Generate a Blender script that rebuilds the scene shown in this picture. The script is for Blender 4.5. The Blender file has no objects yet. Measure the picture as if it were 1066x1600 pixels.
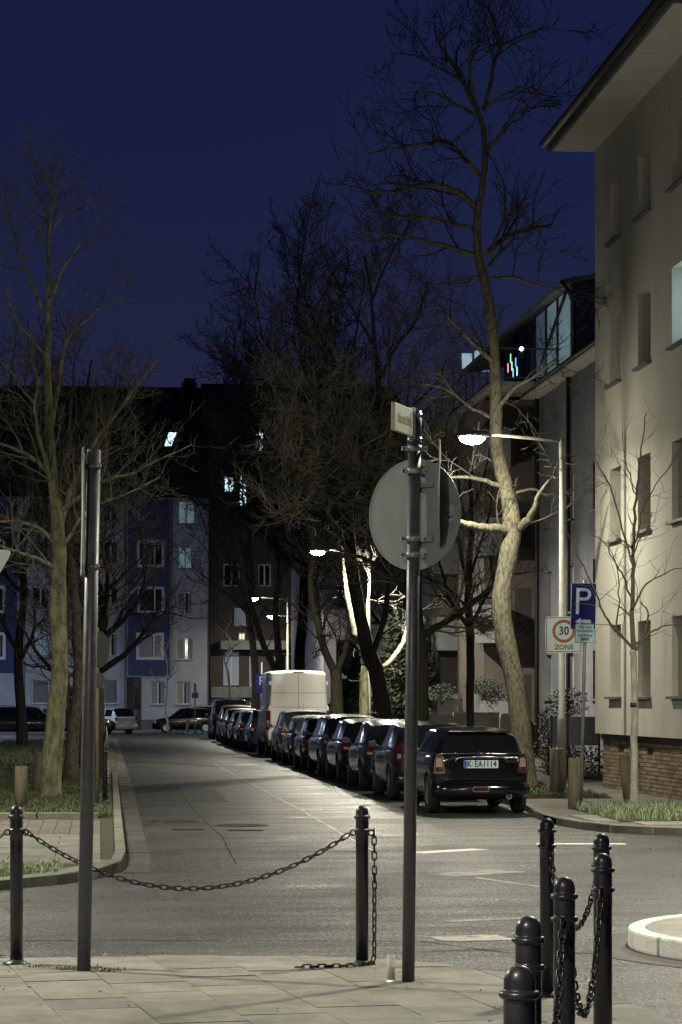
import bpy, bmesh, math, random
from mathutils import Vector, Matrix
PI = math.pi
R = math.radians
SC = bpy.context.scene
COL = SC.collection

# ------------------------------------------------------------------ camera
F = 3900.0                       # focal length in photo pixels (photo 1066x1600)
YAW = math.atan((533 - 155) / F)
CAMZ = 1.80
HOR = 1095.0
cam_d = bpy.data.cameras.new('camera')
cam = bpy.data.objects.new('camera', cam_d)
COL.objects.link(cam)
cam.location = (0, 0, CAMZ)
cam.rotation_euler = (PI / 2, 0, -YAW)
cam_d.sensor_fit = 'VERTICAL'
cam_d.sensor_height = 36
cam_d.sensor_width = 24
cam_d.lens = 36 * F / 1600
cam_d.shift_y = (HOR - 800) / 1600
cam_d.clip_start = 0.1
cam_d.clip_end = 2000
SC.camera = cam

# ------------------------------------------------------------------ world, sky, exposure
world = bpy.data.worlds.new('World')
SC.world = world
world.use_nodes = True
nt = world.node_tree
nt.nodes.clear()
out = nt.nodes.new('ShaderNodeOutputWorld')
bg = nt.nodes.new('ShaderNodeBackground')
sky = nt.nodes.new('ShaderNodeTexSky')
sky.sky_type = 'NISHITA'
sky.sun_disc = False
sky.sun_elevation = R(4.0)
sky.sun_rotation = R(200)
sky.air_density = 1.0
sky.dust_density = 0.0
sky.ozone_density = 3.0
SKY_TINT = (0.61, 0.40, 0.95, 1)
mul = nt.nodes.new('ShaderNodeMix')
mul.data_type = 'RGBA'
mul.blend_type = 'MULTIPLY'
mul.inputs[0].default_value = 1.0
nt.links.new(sky.outputs[0], mul.inputs[6])
mul.inputs[7].default_value = SKY_TINT
hsv = nt.nodes.new('ShaderNodeHueSaturation')
hsv.inputs['Saturation'].default_value = 1.0
nt.links.new(mul.outputs[2], hsv.inputs['Color'])
nt.links.new(hsv.outputs[0], bg.inputs[0])
bg.inputs[1].default_value = 0.0070
nt.links.new(bg.outputs[0], out.inputs[0])

sun_d = bpy.data.lights.new('faint_sun', 'SUN')  # added faint bluish directional light, no moon in this sky
sun_d.energy = 0.006
sun_d.angle = R(4)
sun_d.color = (0.75, 0.82, 1.0)
sun = bpy.data.objects.new('faint_sun', sun_d)
COL.objects.link(sun)
sun.rotation_euler = (R(40), 0, R(200))

SC.view_settings.view_transform = 'Standard'
SC.view_settings.look = 'None'
SC.view_settings.exposure = 1.35
SC.view_settings.gamma = 1.0
SC.view_settings.use_curve_mapping = False
SC.cycles.max_bounces = 5
SC.cycles.diffuse_bounces = 2
SC.cycles.glossy_bounces = 3
SC.cycles.transmission_bounces = 5
SC.cycles.sample_clamp_indirect = 3.0
SC.cycles.use_denoising = True

# lamps: energies in watts
LAMP_COL = (1.0, 0.955, 0.77)
COOL_COL = (0.52, 0.66, 1.0)
E_STREET = 400.0

# ------------------------------------------------------------------ measuring helpers
CY, SY = math.cos(YAW), math.sin(YAW)


def W(px, py, d):
    """world point seen at photo pixel (px,py) at forward distance d metres"""
    lat = (px - 533) / F * d
    return Vector((d * SY + lat * CY, d * CY - lat * SY, CAMZ + (HOR - py) / F * d))


def G(px, py, z=0.0):
    d = (CAMZ - z) * F / (py - HOR)
    return W(px, py, d)


# ------------------------------------------------------------------ materials
MATS = {}


def mat(name, col=(0.5, 0.5, 0.5), rough=0.6, metal=0.0, col2=None, scale=5.0, bump=0.0, bscale=None,
        emit=None, estr=0.0, coat=0.0, spec=0.5, stretch=(1, 1, 1), detail=5.0, lo=0.35, hi=0.65, rnd=0.0,
        rough2=None, trans=0.0, speck=None, world_co=False):
    if name in MATS:
        return MATS[name]
    m = bpy.data.materials.new(name)
    m.use_nodes = True
    t = m.node_tree
    b = t.nodes['Principled BSDF']
    b.inputs['Roughness'].default_value = rough
    b.inputs['Metallic'].default_value = metal
    b.inputs['Coat Weight'].default_value = coat
    b.inputs['Coat Roughness'].default_value = 0.08
    b.inputs['Specular IOR Level'].default_value = spec
    b.inputs['Transmission Weight'].default_value = trans
    b.inputs['Base Color'].default_value = (*col, 1)
    if emit:
        b.inputs['Emission Color'].default_value = (*emit, 1)
        b.inputs['Emission Strength'].default_value = estr
    L = t.links
    src = None
    co = None
    if col2 or bump or rough2 is not None or speck:
        if world_co:
            geo = t.nodes.new('ShaderNodeNewGeometry')
            cs = geo.outputs['Position']
        else:
            tc = t.nodes.new('ShaderNodeTexCoord')
            cs = tc.outputs['Object']
        mp = t.nodes.new('ShaderNodeMapping')
        mp.inputs['Scale'].default_value = stretch
        L.new(cs, mp.inputs[0])
        co = mp.outputs[0]
    if col2 or rough2 is not None:
        n = t.nodes.new('ShaderNodeTexNoise')
        n.inputs['Scale'].default_value = scale
        n.inputs['Detail'].default_value = detail
        n.inputs['Roughness'].default_value = 0.6
        L.new(co, n.inputs['Vector'])
        rmp = t.nodes.new('ShaderNodeMapRange')
        rmp.inputs[1].default_value = lo
        rmp.inputs[2].default_value = hi
        L.new(n.outputs[0], rmp.inputs[0])
        if col2:
            mx = t.nodes.new('ShaderNodeMix')
            mx.data_type = 'RGBA'
            mx.inputs[6].default_value = (*col, 1)
            mx.inputs[7].default_value = (*col2, 1)
            L.new(rmp.outputs[0], mx.inputs[0])
            src = mx.outputs[2]
        if rough2 is not None:
            rr = t.nodes.new('ShaderNodeMapRange')
            rr.inputs[3].default_value = rough
            rr.inputs[4].default_value = rough2
            L.new(rmp.outputs[0], rr.inputs[0])
            L.new(rr.outputs[0], b.inputs['Roughness'])
    if speck:
        n2 = t.nodes.new('ShaderNodeTexNoise')
        n2.inputs['Scale'].default_value = speck[0]
        n2.inputs['Detail'].default_value = 2
        L.new(co, n2.inputs['Vector'])
        r2 = t.nodes.new('ShaderNodeMapRange')
        r2.inputs[1].default_value = speck[1]
        r2.inputs[2].default_value = speck[1] + 0.12
        L.new(n2.outputs[0], r2.inputs[0])
        mx2 = t.nodes.new('ShaderNodeMix')
        mx2.data_type = 'RGBA'
        if src:
            L.new(src, mx2.inputs[6])
        else:
            mx2.inputs[6].default_value = (*col, 1)
        mx2.inputs[7].default_value = (*speck[2], 1)
        L.new(r2.outputs[0], mx2.inputs[0])
        src = mx2.outputs[2]
    if rnd:
        oi = t.nodes.new('ShaderNodeObjectInfo')
        r3 = t.nodes.new('ShaderNodeMapRange')
        r3.inputs[3].default_value = 1 - rnd
        r3.inputs[4].default_value = 1 + rnd
        L.new(oi.outputs['Random'], r3.inputs[0])
        hv = t.nodes.new('ShaderNodeHueSaturation')
        if src:
            L.new(src, hv.inputs['Color'])
        else:
            hv.inputs['Color'].default_value = (*col, 1)
        L.new(r3.outputs[0], hv.inputs['Value'])
        src = hv.outputs[0]
    if src:
        L.new(src, b.inputs['Base Color'])
    if bump:
        nb = t.nodes.new('ShaderNodeTexNoise')
        nb.inputs['Scale'].default_value = bscale or scale * 4
        nb.inputs['Detail'].default_value = 4
        L.new(co, nb.inputs['Vector'])
        bp = t.nodes.new('ShaderNodeBump')
        bp.inputs['Strength'].default_value = bump
        bp.inputs['Distance'].default_value = 0.02
        L.new(nb.outputs[0], bp.inputs['Height'])
        L.new(bp.outputs[0], b.inputs['Normal'])
    MATS[name] = m
    return m


def asphalt_mat():
    m = bpy.data.materials.new('asphalt')
    m.use_nodes = True
    t = m.node_tree
    L = t.links
    b = t.nodes['Principled BSDF']
    geo = t.nodes.new('ShaderNodeNewGeometry')

    def noise(scale, st=(1, 1, 1), det=4, rough=0.6):
        mp = t.nodes.new('ShaderNodeMapping')
        mp.inputs['Scale'].default_value = st
        L.new(geo.outputs['Position'], mp.inputs[0])
        n = t.nodes.new('ShaderNodeTexNoise')
        n.inputs['Scale'].default_value = scale
        n.inputs['Detail'].default_value = det
        n.inputs['Roughness'].default_value = rough
        L.new(mp.outputs[0], n.inputs['Vector'])
        return n.outputs[0]

    def rng(v, a, bb, c, d):
        r = t.nodes.new('ShaderNodeMapRange')
        r.inputs[1].default_value = a
        r.inputs[2].default_value = bb
        r.inputs[3].default_value = c
        r.inputs[4].default_value = d
        L.new(v, r.inputs[0])
        return r.outputs[0]

    def mth(op, a, bb):
        n = t.nodes.new('ShaderNodeMath')
        n.operation = op
        for i, v in enumerate((a, bb)):
            if isinstance(v, (int, float)):
                n.inputs[i].default_value = v
            else:
                L.new(v, n.inputs[i])
        return n.outputs[0]
    patch = rng(noise(0.45, det=6), 0.38, 0.6, 0.55, 1.3)
    streak = rng(noise(1.6, (0.18, 1.2, 1), 5), 0.38, 0.62, 0.6, 1.45)     # tyre tracks across the junction
    sep = t.nodes.new('ShaderNodeSeparateXYZ')
    L.new(geo.outputs['Position'], sep.inputs[0])
    lane = rng(noise(1.3, (1.2, 0.05, 1), 4), 0.38, 0.62, 0.75, 1.25)      # wheel tracks along the street
    w = rng(sep.outputs['Y'], 30, 38, 0, 1)
    mixv = t.nodes.new('ShaderNodeMix')
    L.new(w, mixv.inputs[0])
    L.new(streak, mixv.inputs[2])
    L.new(lane, mixv.inputs[3])
    grain = mth('MULTIPLY', rng(noise(34, (1, .3, 1), det=3, rough=.8), 0.40, 0.64, 0.1, 2.6), rng(noise(70, det=1), 0.35, 0.65, 0.7, 1.3))
    glint = rng(noise(42, (1, .35, 1), det=1), 0.64, 0.70, 0.0, 0.26)  # sparkle of single stones, painted as bright dots in the base colour
    v = mth('MULTIPLY', mth('MULTIPLY', patch, mixv.outputs[0]), grain)
    v = mth('MULTIPLY', v, 0.023)
    v = mth('ADD', v, glint)
    cmb = t.nodes.new('ShaderNodeCombineXYZ')
    L.new(mth('MULTIPLY', v, 1.03), cmb.inputs[0])
    L.new(v, cmb.inputs[1])
    L.new(mth('MULTIPLY', v, 0.93), cmb.inputs[2])
    L.new(cmb.outputs[0], b.inputs['Base Color'])
    rg = mth('ADD', rng(noise(1.0, (0.35, 1.1, 1), 7, .7), 0.36, 0.62, 0.33, 0.54), rng(noise(34, (1, .3, 1), det=2), 0.35, 0.65, -0.12, 0.16))
    L.new(rg, b.inputs['Roughness'])
    b.inputs['Specular IOR Level'].default_value = 0.55
    bp = t.nodes.new('ShaderNodeBump')
    bp.inputs['Strength'].default_value = 0.8
    bp.inputs['Distance'].default_value = 0.012
    L.new(noise(45, (1, .4, 1), det=4, rough=.75), bp.inputs['Height'])
    L.new(bp.outputs[0], b.inputs['Normal'])
    return m


M_ASPH = asphalt_mat()
M_BOL = mat('bollard_paint', (0.012, 0.013, 0.022), 0.30, rough2=.5, speck=(38, .69, (.07, .068, .065)), col2=(0.022, 0.022, 0.032), scale=9, bump=0.05, bscale=40, coat=0.3)
M_CHAIN = mat('chain_steel', (0.025, 0.025, 0.028), 0.35, 0.6, col2=(0.05, 0.045, 0.04), scale=60)
M_POLE = mat('grey_pole', (0.085, 0.088, 0.11), 0.36, 0.35, rough2=.55, speck=(30, .69, (.2, .2, .2)), col2=(0.12, 0.12, 0.135), scale=14, bump=0.03, bscale=60)
M_GALV = mat('galvanised', (0.33, 0.34, 0.35), 0.42, 0.55, col2=(0.42, 0.43, 0.43), scale=25, rough2=0.6)
M_SIGNB = mat('sign_back', (0.33, 0.35, 0.36), 0.5, 0.2, col2=(0.27, 0.285, 0.29), scale=6, lo=0.45, hi=0.75)
M_LPOLE = mat('lamp_pole', (0.15, 0.155, 0.13), 0.7, 0.0, col2=(0.20, 0.20, 0.17), scale=5, bump=0.06)
M_SLAB = mat('pavement_slab', (0.30, 0.295, 0.26), 0.75, col2=(0.19, 0.185, 0.16), scale=3.5, detail=9, bump=0.5, bscale=60, rnd=0.16, speck=(45, 0.64, (0.12, 0.115, 0.09)), world_co=True)
M_JOINT = mat('joint_earth', (0.06, 0.058, 0.035), 0.95, col2=(0.035, 0.045, 0.02), scale=30, world_co=True)
M_KERB = mat('kerb_stone', (0.25, 0.245, 0.21), 0.8, col2=(0.16, 0.16, 0.135), scale=7, bump=0.4, bscale=60, rnd=0.12, world_co=True)
M_KWHITE = mat('white_kerb', (0.72, 0.72, 0.68), 0.7, col2=(0.42, 0.41, 0.38), scale=8, bump=0.5, bscale=45, lo=0.5, hi=0.75, world_co=True)
M_REDP = mat('red_paving', (0.17, 0.15, 0.125), 0.85, col2=(0.12, 0.105, 0.088), scale=8, bump=0.3, rnd=0.15, world_co=True)
M_GUT = mat('gutter_stone', (0.085, 0.08, 0.068), 0.8, col2=(0.04, 0.038, 0.033), scale=3, bump=.4, bscale=50, rnd=.2, world_co=True)
M_SOIL = mat('soil', (0.05, 0.042, 0.028), 0.95, col2=(0.035, 0.05, 0.02), scale=3, bump=0.7, bscale=30, world_co=True)
M_GRASS = mat('grass_blades', (0.17, 0.25, 0.12), 0.55, col2=(0.32, 0.36, 0.22), scale=5, world_co=True)
M_GRASSD = mat('grass_dark', (0.075, 0.105, 0.04), 0.7, col2=(0.13, 0.15, 0.065), scale=4, world_co=True)
M_BARK = mat('bark', (0.135, 0.122, 0.08), 0.9, col2=(0.055, 0.05, 0.035), scale=22, bump=1.0, bscale=30, stretch=(1, 1, 0.38), lo=.44, hi=.62, detail=9, world_co=True)
M_BARKG = mat('mossy_lit_bark', (0.24, 0.245, 0.14), 0.9, col2=(0.09, 0.095, 0.05), lo=.4, hi=.62, detail=9, scale=8, bump=0.9, bscale=40, stretch=(1, 1, 0.5), world_co=True)
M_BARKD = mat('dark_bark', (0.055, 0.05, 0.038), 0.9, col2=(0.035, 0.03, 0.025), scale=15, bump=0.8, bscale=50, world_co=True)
M_BARKW = mat('young_bark', (0.42, 0.42, 0.36), 0.8, col2=(0.27, 0.27, 0.22), scale=12, bump=0.4, bscale=50, stretch=(1, 1, 0.4), world_co=True)
M_TWIG = mat('twig', (0.15, 0.135, 0.10), 0.85)
M_TWIGD = mat('twig_dark', (0.05, 0.045, 0.035), 0.85)
M_WOOD = mat('post_wood', (0.17, 0.15, 0.095), 0.85, col2=(0.095, 0.085, 0.055), scale=16, bump=0.7, bscale=50, stretch=(1, 1, 0.15))
M_CREAM = mat('cream_render', (0.43, 0.42, 0.355), 0.9, col2=(0.365, 0.355, 0.30), scale=1.3, bump=0.25, bscale=60, world_co=True, lo=0.3, hi=0.7, stretch=(1, 1, 0.35))
M_SOFFIT = mat('soffit', (0.55, 0.54, 0.49), 0.8, col2=(0.48, 0.47, 0.43), scale=1.2, world_co=True)
M_DARKT = mat('dark_trim', (0.02, 0.018, 0.017), 0.6)
M_ROOF = mat('dark_roof', (0.03, 0.027, 0.027), 0.85, col2=(0.018, 0.017, 0.018), scale=8, bump=0.4)
M_SILL = mat('stone_sill', (0.10, 0.095, 0.085), 0.5)
M_WHITEW = mat('white_render', (0.46, 0.47, 0.48), 0.9, col2=(0.38, 0.39, 0.41), scale=1.5, bump=0.2, bscale=50, world_co=True)
M_ROW = mat('grey_render', (0.12, 0.122, 0.14), 0.9, col2=(0.085, 0.085, 0.10), scale=1.0, bump=0.2, bscale=50, world_co=True)
M_BLUEW = mat('blue_render', (0.06, 0.072, 0.165), 0.85, col2=(0.05, 0.06, 0.14), scale=1.5, world_co=True)
M_PLINTH = mat('grey_plinth', (0.15, 0.145, 0.13), 0.9, col2=(0.11, 0.105, 0.1), scale=2, world_co=True)
M_BROWN = mat('brown_panel', (0.085, 0.065, 0.055), 0.7, col2=(0.06, 0.05, 0.045), scale=2, world_co=True)
M_CONC = mat('concrete', (0.27, 0.26, 0.24), 0.85, col2=(0.2, 0.195, 0.18), scale=3, world_co=True)
M_GLASSD = mat('dark_glass', (0.012, 0.014, 0.018), 0.08, spec=0.6)
M_FRAMEW = mat('white_frame', (0.6, 0.6, 0.58), 0.4)
M_CURT = mat('curtain', (0.36, 0.35, 0.33), 0.9, col2=(0.22, 0.21, 0.2), scale=6, stretch=(6, 1, 0.2))
M_LIT = mat('lit_window', (0.5, 0.6, 0.6), 0.5, emit=(0.55, 0.80, 0.90), estr=0.9)
M_LIT2 = mat('lit_room', (0.4, 0.5, 0.5), 0.5, emit=(0.30, 0.48, 0.52), estr=0.085)
M_LITDIM = mat('dim_window', (0.3, 0.35, 0.4), 0.5, emit=(0.25, 0.4, 0.6), estr=0.04)
M_LENS = mat('lamp_lens', (0.9, 0.9, 0.8), 0.3, emit=(1.0, 0.95, 0.72), estr=60)
M_ROADW = mat('road_paint', (0.75, 0.75, 0.70), 0.6, col2=(0.16, 0.16, 0.15), scale=14, lo=0.58, hi=0.72, bump=0.3, world_co=True)
M_SEAM = mat('road_seam', (0.65, 0.65, 0.6), 0.6, col2=(0.28, 0.28, 0.26), scale=10, world_co=True)
M_IRON = mat('cast_iron', (0.05, 0.048, 0.045), 0.4, 0.7, col2=(0.1, 0.09, 0.08), scale=30, bump=1.0, bscale=45, world_co=True)


# brick plinth material
def brick_mat(name, c1, c2, mortar, scale, rough=0.85, bw=0.5, rh=0.25):
    m = bpy.data.materials.new(name)
    m.use_nodes = True
    t = m.node_tree
    L = t.links
    b = t.nodes['Principled BSDF']
    tc = t.nodes.new('ShaderNodeTexCoord')
    mp = t.nodes.new('ShaderNodeMapping')
    mp.inputs['Rotation'].default_value = (R(90), 0, 0)
    L.new(tc.outputs['Object'], mp.inputs[0])
    br = t.nodes.new('ShaderNodeTexBrick')
    br.inputs['Color1'].default_value = (*c1, 1)
    br.inputs['Color2'].default_value = (*c2, 1)
    br.inputs['Mortar'].default_value = (*mortar, 1)
    br.inputs['Scale'].default_value = scale
    br.inputs['Mortar Size'].default_value = 0.015
    br.inputs['Brick Width'].default_value = bw
    br.inputs['Row Height'].default_value = rh
    L.new(mp.outputs[0], br.inputs['Vector'])
    L.new(br.outputs[0], b.inputs['Base Color'])
    b.inputs['Roughness'].default_value = rough
    return m


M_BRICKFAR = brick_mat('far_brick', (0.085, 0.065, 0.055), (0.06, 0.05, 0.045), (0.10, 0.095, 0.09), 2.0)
M_BRICK = [mat('brick_%s' % n, c, 0.85, col2=tuple(x * 0.7 for x in c), scale=20, bump=0.5, world_co=True)
           for n, c in (('tan', (0.27, 0.20, 0.12)), ('brown', (0.20, 0.14, 0.09)), ('dark', (0.14, 0.10, 0.07)))]
M_MORTAR = mat('mortar', (0.13, 0.115, 0.09), 0.95, col2=(0.09, 0.08, 0.06), scale=30, world_co=True)


# ------------------------------------------------------------------ mesh builder
class MB:
    def __init__(self):
        self.v = []
        self.f = []
        self.mi = []
        self.cur = 0
        self.smooth = []

    def _face(self, idx, s=False):
        self.f.append(idx)
        self.mi.append(self.cur)
        self.smooth.append(s)

    def box(self, x0, x1, y0, y1, z0, z1, M=None):
        n = len(self.v)
        pts = [(x0, y0, z0), (x1, y0, z0), (x1, y1, z0), (x0, y1, z0), (x0, y0, z1), (x1, y0, z1), (x1, y1, z1), (x0, y1, z1)]
        if M:
            pts = [tuple(M @ Vector(p)) for p in pts]
        self.v += pts
        for q in ((3, 2, 1, 0), (4, 5, 6, 7), (0, 1, 5, 4), (1, 2, 6, 5), (2, 3, 7, 6), (3, 0, 4, 7)):
            self._face([n + i for i in q])
        return self

    def tube(self, pts, rad, sides=6, cap=True, smooth=True):
        n = len(pts)
        P = [Vector(p) for p in pts]
        if not hasattr(rad, '__len__'):
            rad = [rad] * n
        t = (P[1] - P[0]).normalized()
        a = Vector((0, 0, 1)) if abs(t.z) < 0.9 else Vector((1, 0, 0))
        u = t.cross(a).normalized()
        base = len(self.v)
        for i in range(n):
            if i == 0:
                t = P[1] - P[0]
            elif i == n - 1:
                t = P[-1] - P[-2]
            else:
                t = P[i + 1] - P[i - 1]
            if t.length < 1e-9:
                t = Vector((0, 0, 1))
            t.normalize()
            u = (u - t * u.dot(t))
            if u.length < 1e-6:
                u = t.orthogonal()
            u.normalize()
            w = t.cross(u)
            for k in range(sides):
                an = 2 * PI * k / sides
                q = P[i] + (u * math.cos(an) + w * math.sin(an)) * rad[i]
                self.v.append((q.x, q.y, q.z))
        for i in range(n - 1):
            for k in range(sides):
                k2 = (k + 1) % sides
                self._face([base + i * sides + k, base + i * sides + k2, base + (i + 1) * sides + k2, base + (i + 1) * sides + k], smooth)
        if cap:
            self._face([base + k for k in range(sides)][::-1])
            self._face([base + (n - 1) * sides + k for k in range(sides)])
        return self

    def lathe(self, prof, sides=20, c=(0, 0, 0), smooth=True):
        """prof list of (r,z)"""
        base = len(self.v)
        n = len(prof)
        for r, z in prof:
            for k in range(sides):
                a = 2 * PI * k / sides
                self.v.append((c[0] + r * math.cos(a), c[1] + r * math.sin(a), c[2] + z))
        for i in range(n - 1):
            for k in range(sides):
                k2 = (k + 1) % sides
                self._face([base + i * sides + k, base + i * sides + k2, base + (i + 1) * sides + k2, base + (i + 1) * sides + k], smooth)
        self._face([base + k for k in range(sides)][::-1])
        self._face([base + (n - 1) * sides + k for k in range(sides)])
        return self

    def prism(self, poly, y0, y1, M=None):
        """poly in x,z extruded along y"""
        n = len(poly)
        b = len(self.v)
        pts = [(p[0], y0, p[1]) for p in poly] + [(p[0], y1, p[1]) for p in poly]
        if M:
            pts = [tuple(M @ Vector(p)) for p in pts]
        self.v += pts
        self._face([b + i for i in range(n)])
        self._face([b + n + i for i in range(n)][::-1])
        for i in range(n):
            j = (i + 1) % n
            self._face([b + j, b + i, b + n + i, b + n + j])
        return self

    def slab(self, poly, z0, z1):
        """poly in x,y (ccw) extruded along z"""
        n = len(poly)
        b = len(self.v)
        self.v += [(p[0], p[1], z0) for p in poly] + [(p[0], p[1], z1) for p in poly]
        self._face([b + i for i in range(n)][::-1])
        self._face([b + n + i for i in range(n)])
        for i in range(n):
            j = (i + 1) % n
            self._face([b + i, b + j, b + n + j, b + n + i])
        return self

    def sphere(self, c, r, seg=10, rings=6, sc=(1, 1, 1)):
        prof = []
        b = len(self.v)
        for i in range(rings + 1):
            a = -PI / 2 + PI * i / rings
            prof.append((max(r * math.cos(a), 1e-4), r * math.sin(a)))
        self.lathe(prof, seg)
        for i in range(b, len(self.v)):
            x, y, z = self.v[i]
            self.v[i] = (c[0] + x * sc[0], c[1] + y * sc[1], c[2] + z * sc[2])
        return self

    def mesh(self, name, mats):
        me = bpy.data.meshes.new(name)
        me.from_pydata(self.v, [], self.f)
        if not isinstance(mats, (list, tuple)):
            mats = [mats]
        for m in mats:
            me.materials.append(m)
        me.polygons.foreach_set('material_index', self.mi)
        me.polygons.foreach_set('use_smooth', self.smooth)
        me.update()
        return me

    def build(self, name, mats, parent=None, loc=None, **kw):
        o = bpy.data.objects.new(name, self.mesh(name, mats))
        COL.objects.link(o)
        if parent:
            o.parent = parent
        if loc is not None:
            o.location = loc
        tag(o, **kw)
        return o


def tag(o, label=None, cat=None, group=None, kind=None):
    if label:
        o['label'] = label
    if cat:
        o['category'] = cat
    if group:
        o['group'] = group
    if kind:
        o['kind'] = kind
    return o


def empty(name, loc=(0, 0, 0), rz=0, **kw):
    o = bpy.data.objects.new(name, None)
    COL.objects.link(o)
    o.location = loc
    o.rotation_euler = (0, 0, rz)
    o.empty_display_size = 0.2
    return tag(o, **kw)


def link_mesh(name, me, parent=None, loc=None, rot=None, **kw):
    o = bpy.data.objects.new(name, me)
    COL.objects.link(o)
    if parent:
        o.parent = parent
    if loc is not None:
        o.location = loc
    if rot is not None:
        o.rotation_euler = rot
    return tag(o, **kw)


def children(o):
    return [c for c in COL.objects if c.parent == o]


def copy_tree(o, parent=None):
    c = o.copy()
    COL.objects.link(c)
    if parent:
        c.parent = parent
    for ch in list(o.children):
        copy_tree(ch, c)
    return c


def bevel_obj(o, w=0.01, seg=2, angle=35):
    m = o.modifiers.new('bevel', 'BEVEL')
    m.width = w
    m.segments = seg
    m.limit_method = 'ANGLE'
    m.angle_limit = R(angle)
    return o


def text_mesh(txt, size, M, parent, name='lettering', thick=0.001, offset=0.0, xs=1.0, align='CENTER'):
    cu = bpy.data.curves.new('txt', 'FONT')
    cu.body = txt
    cu.size = size
    cu.align_x = align
    cu.align_y = 'CENTER'
    cu.extrude = thick
    cu.offset = offset
    cu.resolution_u = 4
    cu.space_character = 1.05
    cu.space_line = 0.95
    ob = bpy.data.objects.new('txt', cu)
    COL.objects.link(ob)
    bpy.context.view_layer.update()
    dg = bpy.context.evaluated_depsgraph_get()
    me = bpy.data.meshes.new_from_object(ob.evaluated_get(dg))
    me.name = name
    bpy.data.objects.remove(ob)
    me.transform(Matrix.Diagonal((xs, 1, 1, 1)))
    o = bpy.data.objects.new(name, me)
    COL.objects.link(o)
    o.parent = parent
    # text plane x,y -> stand upright facing -y
    o.matrix_local = Matrix.Translation(M) @ Matrix.Rotation(R(90), 4, 'X')
    return o


def rrect(w, h, r, n=4, cx=0, cz=0):
    pts = []
    for (sx, sz, a0) in ((1, -1, -90), (1, 1, 0), (-1, 1, 90), (-1, -1, 180)):
        for i in range(n + 1):
            a = R(a0 + 90 * i / n)
            pts.append((cx + sx * (w / 2 - r) + r * math.cos(a), cz + sz * (h / 2 - r) + r * math.sin(a)))
    return pts


def ngon(r, n, cx=0, cz=0, sx=1, sz=1):
    return [(cx + r * sx * math.cos(2 * PI * i / n), cz + r * sz * math.sin(2 * PI * i / n)) for i in range(n)]


def ring_prism(mb, outer, inner, y0, y1):
    n = len(outer)
    b = len(mb.v)
    for y in (y0, y1):
        mb.v += [(p[0], y, p[1]) for p in outer]
        mb.v += [(p[0], y, p[1]) for p in inner]
    for i in range(n):
        j = (i + 1) % n
        o0, o1, i0, i1 = b + i, b + j, b + n + i, b + n + j
        O0, O1, I0, I1 = o0 + 2 * n, o1 + 2 * n, i0 + 2 * n, i1 + 2 * n
        mb._face([o0, o1, i1, i0])
        mb._face([O1, O0, I0, I1])
        mb._face([o1, o0, O0, O1])
        mb._face([i0, i1, I1, I0])


def clip_poly(poly, a, b):
    """keep part of poly on the left of the directed line a->b"""
    res = []
    n = len(poly)

    def side(p):
        return (b[0] - a[0]) * (p[1] - a[1]) - (b[1] - a[1]) * (p[0] - a[0])
    for i in range(n):
        p, q = poly[i], poly[(i + 1) % n]
        sp, sq = side(p), side(q)
        if sp >= 0:
            res.append(p)
        if sp * sq < 0:
            t = sp / (sp - sq)
            res.append((p[0] + (q[0] - p[0]) * t, p[1] + (q[1] - p[1]) * t))
    return res


# =================================================================== GROUND AND ROADS
random.seed(5)
mb = MB()
mb.slab([(-700, -60), (900, -60), (900, 1400), (-700, 1400)], -0.6, -0.02)
mb.build('ground', M_SOIL, kind='structure', label='dark earth under and beyond the streets')
# asphalt sheet: junction + street
mb = MB()
mb.v += [(-40, 3, 0), (40, 3, 0), (40, 40, 0), (-40, 40, 0), (-6, 40, 0), (9, 40, 0), (9, 150, 0), (-6, 150, 0)]
mb._face([0, 1, 2, 3])
mb._face([4, 5, 6, 7])
mb.v += [(-80, 118, 0.002), (-6, 118, 0.002), (-6, 150, 0.002), (-80, 150, 0.002)]
mb._face([8, 9, 10, 11])
mb.build('road', M_ASPH, kind='structure', label='asphalt street and junction with worn wheel tracks')

# ---- near pavement: rounded nose towards the junction
NP = [(-6, 15.85), (-1.0, 16.05), (0.5, 16.1), (1.3, 16.0), (1.8, 15.75), (2.15, 15.4), (2.42, 14.95), (2.65, 14.4), (2.83, 13.7),
      (2.92, 12.9), (2.9, 11.8), (2.75, 10.5), (2.5, 9.2), (2.2, 7.8), (1.9, 6.4), (1.7, 5), (1.5, 3), (1.3, 0), (1.3, -6), (-6, -6)]
NPc = NP[::-1]         # counter clockwise
PZ = 0.16
mb = MB()
mb.slab(NPc, -0.02, PZ - 0.008)
pave = mb.build('pavement', M_JOINT, kind='structure', label='slab pavement with rounded nose in the foreground')
ang = R(8.0)
ca, sa = math.cos(ang), math.sin(ang)
S = 0.46
inset = []
for i in range(len(NPc)):
    a, b = NPc[i], NPc[(i + 1) % len(NPc)]
    if min(a[1], b[1]) > 8.5:
        inset.append((a, b))
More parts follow.
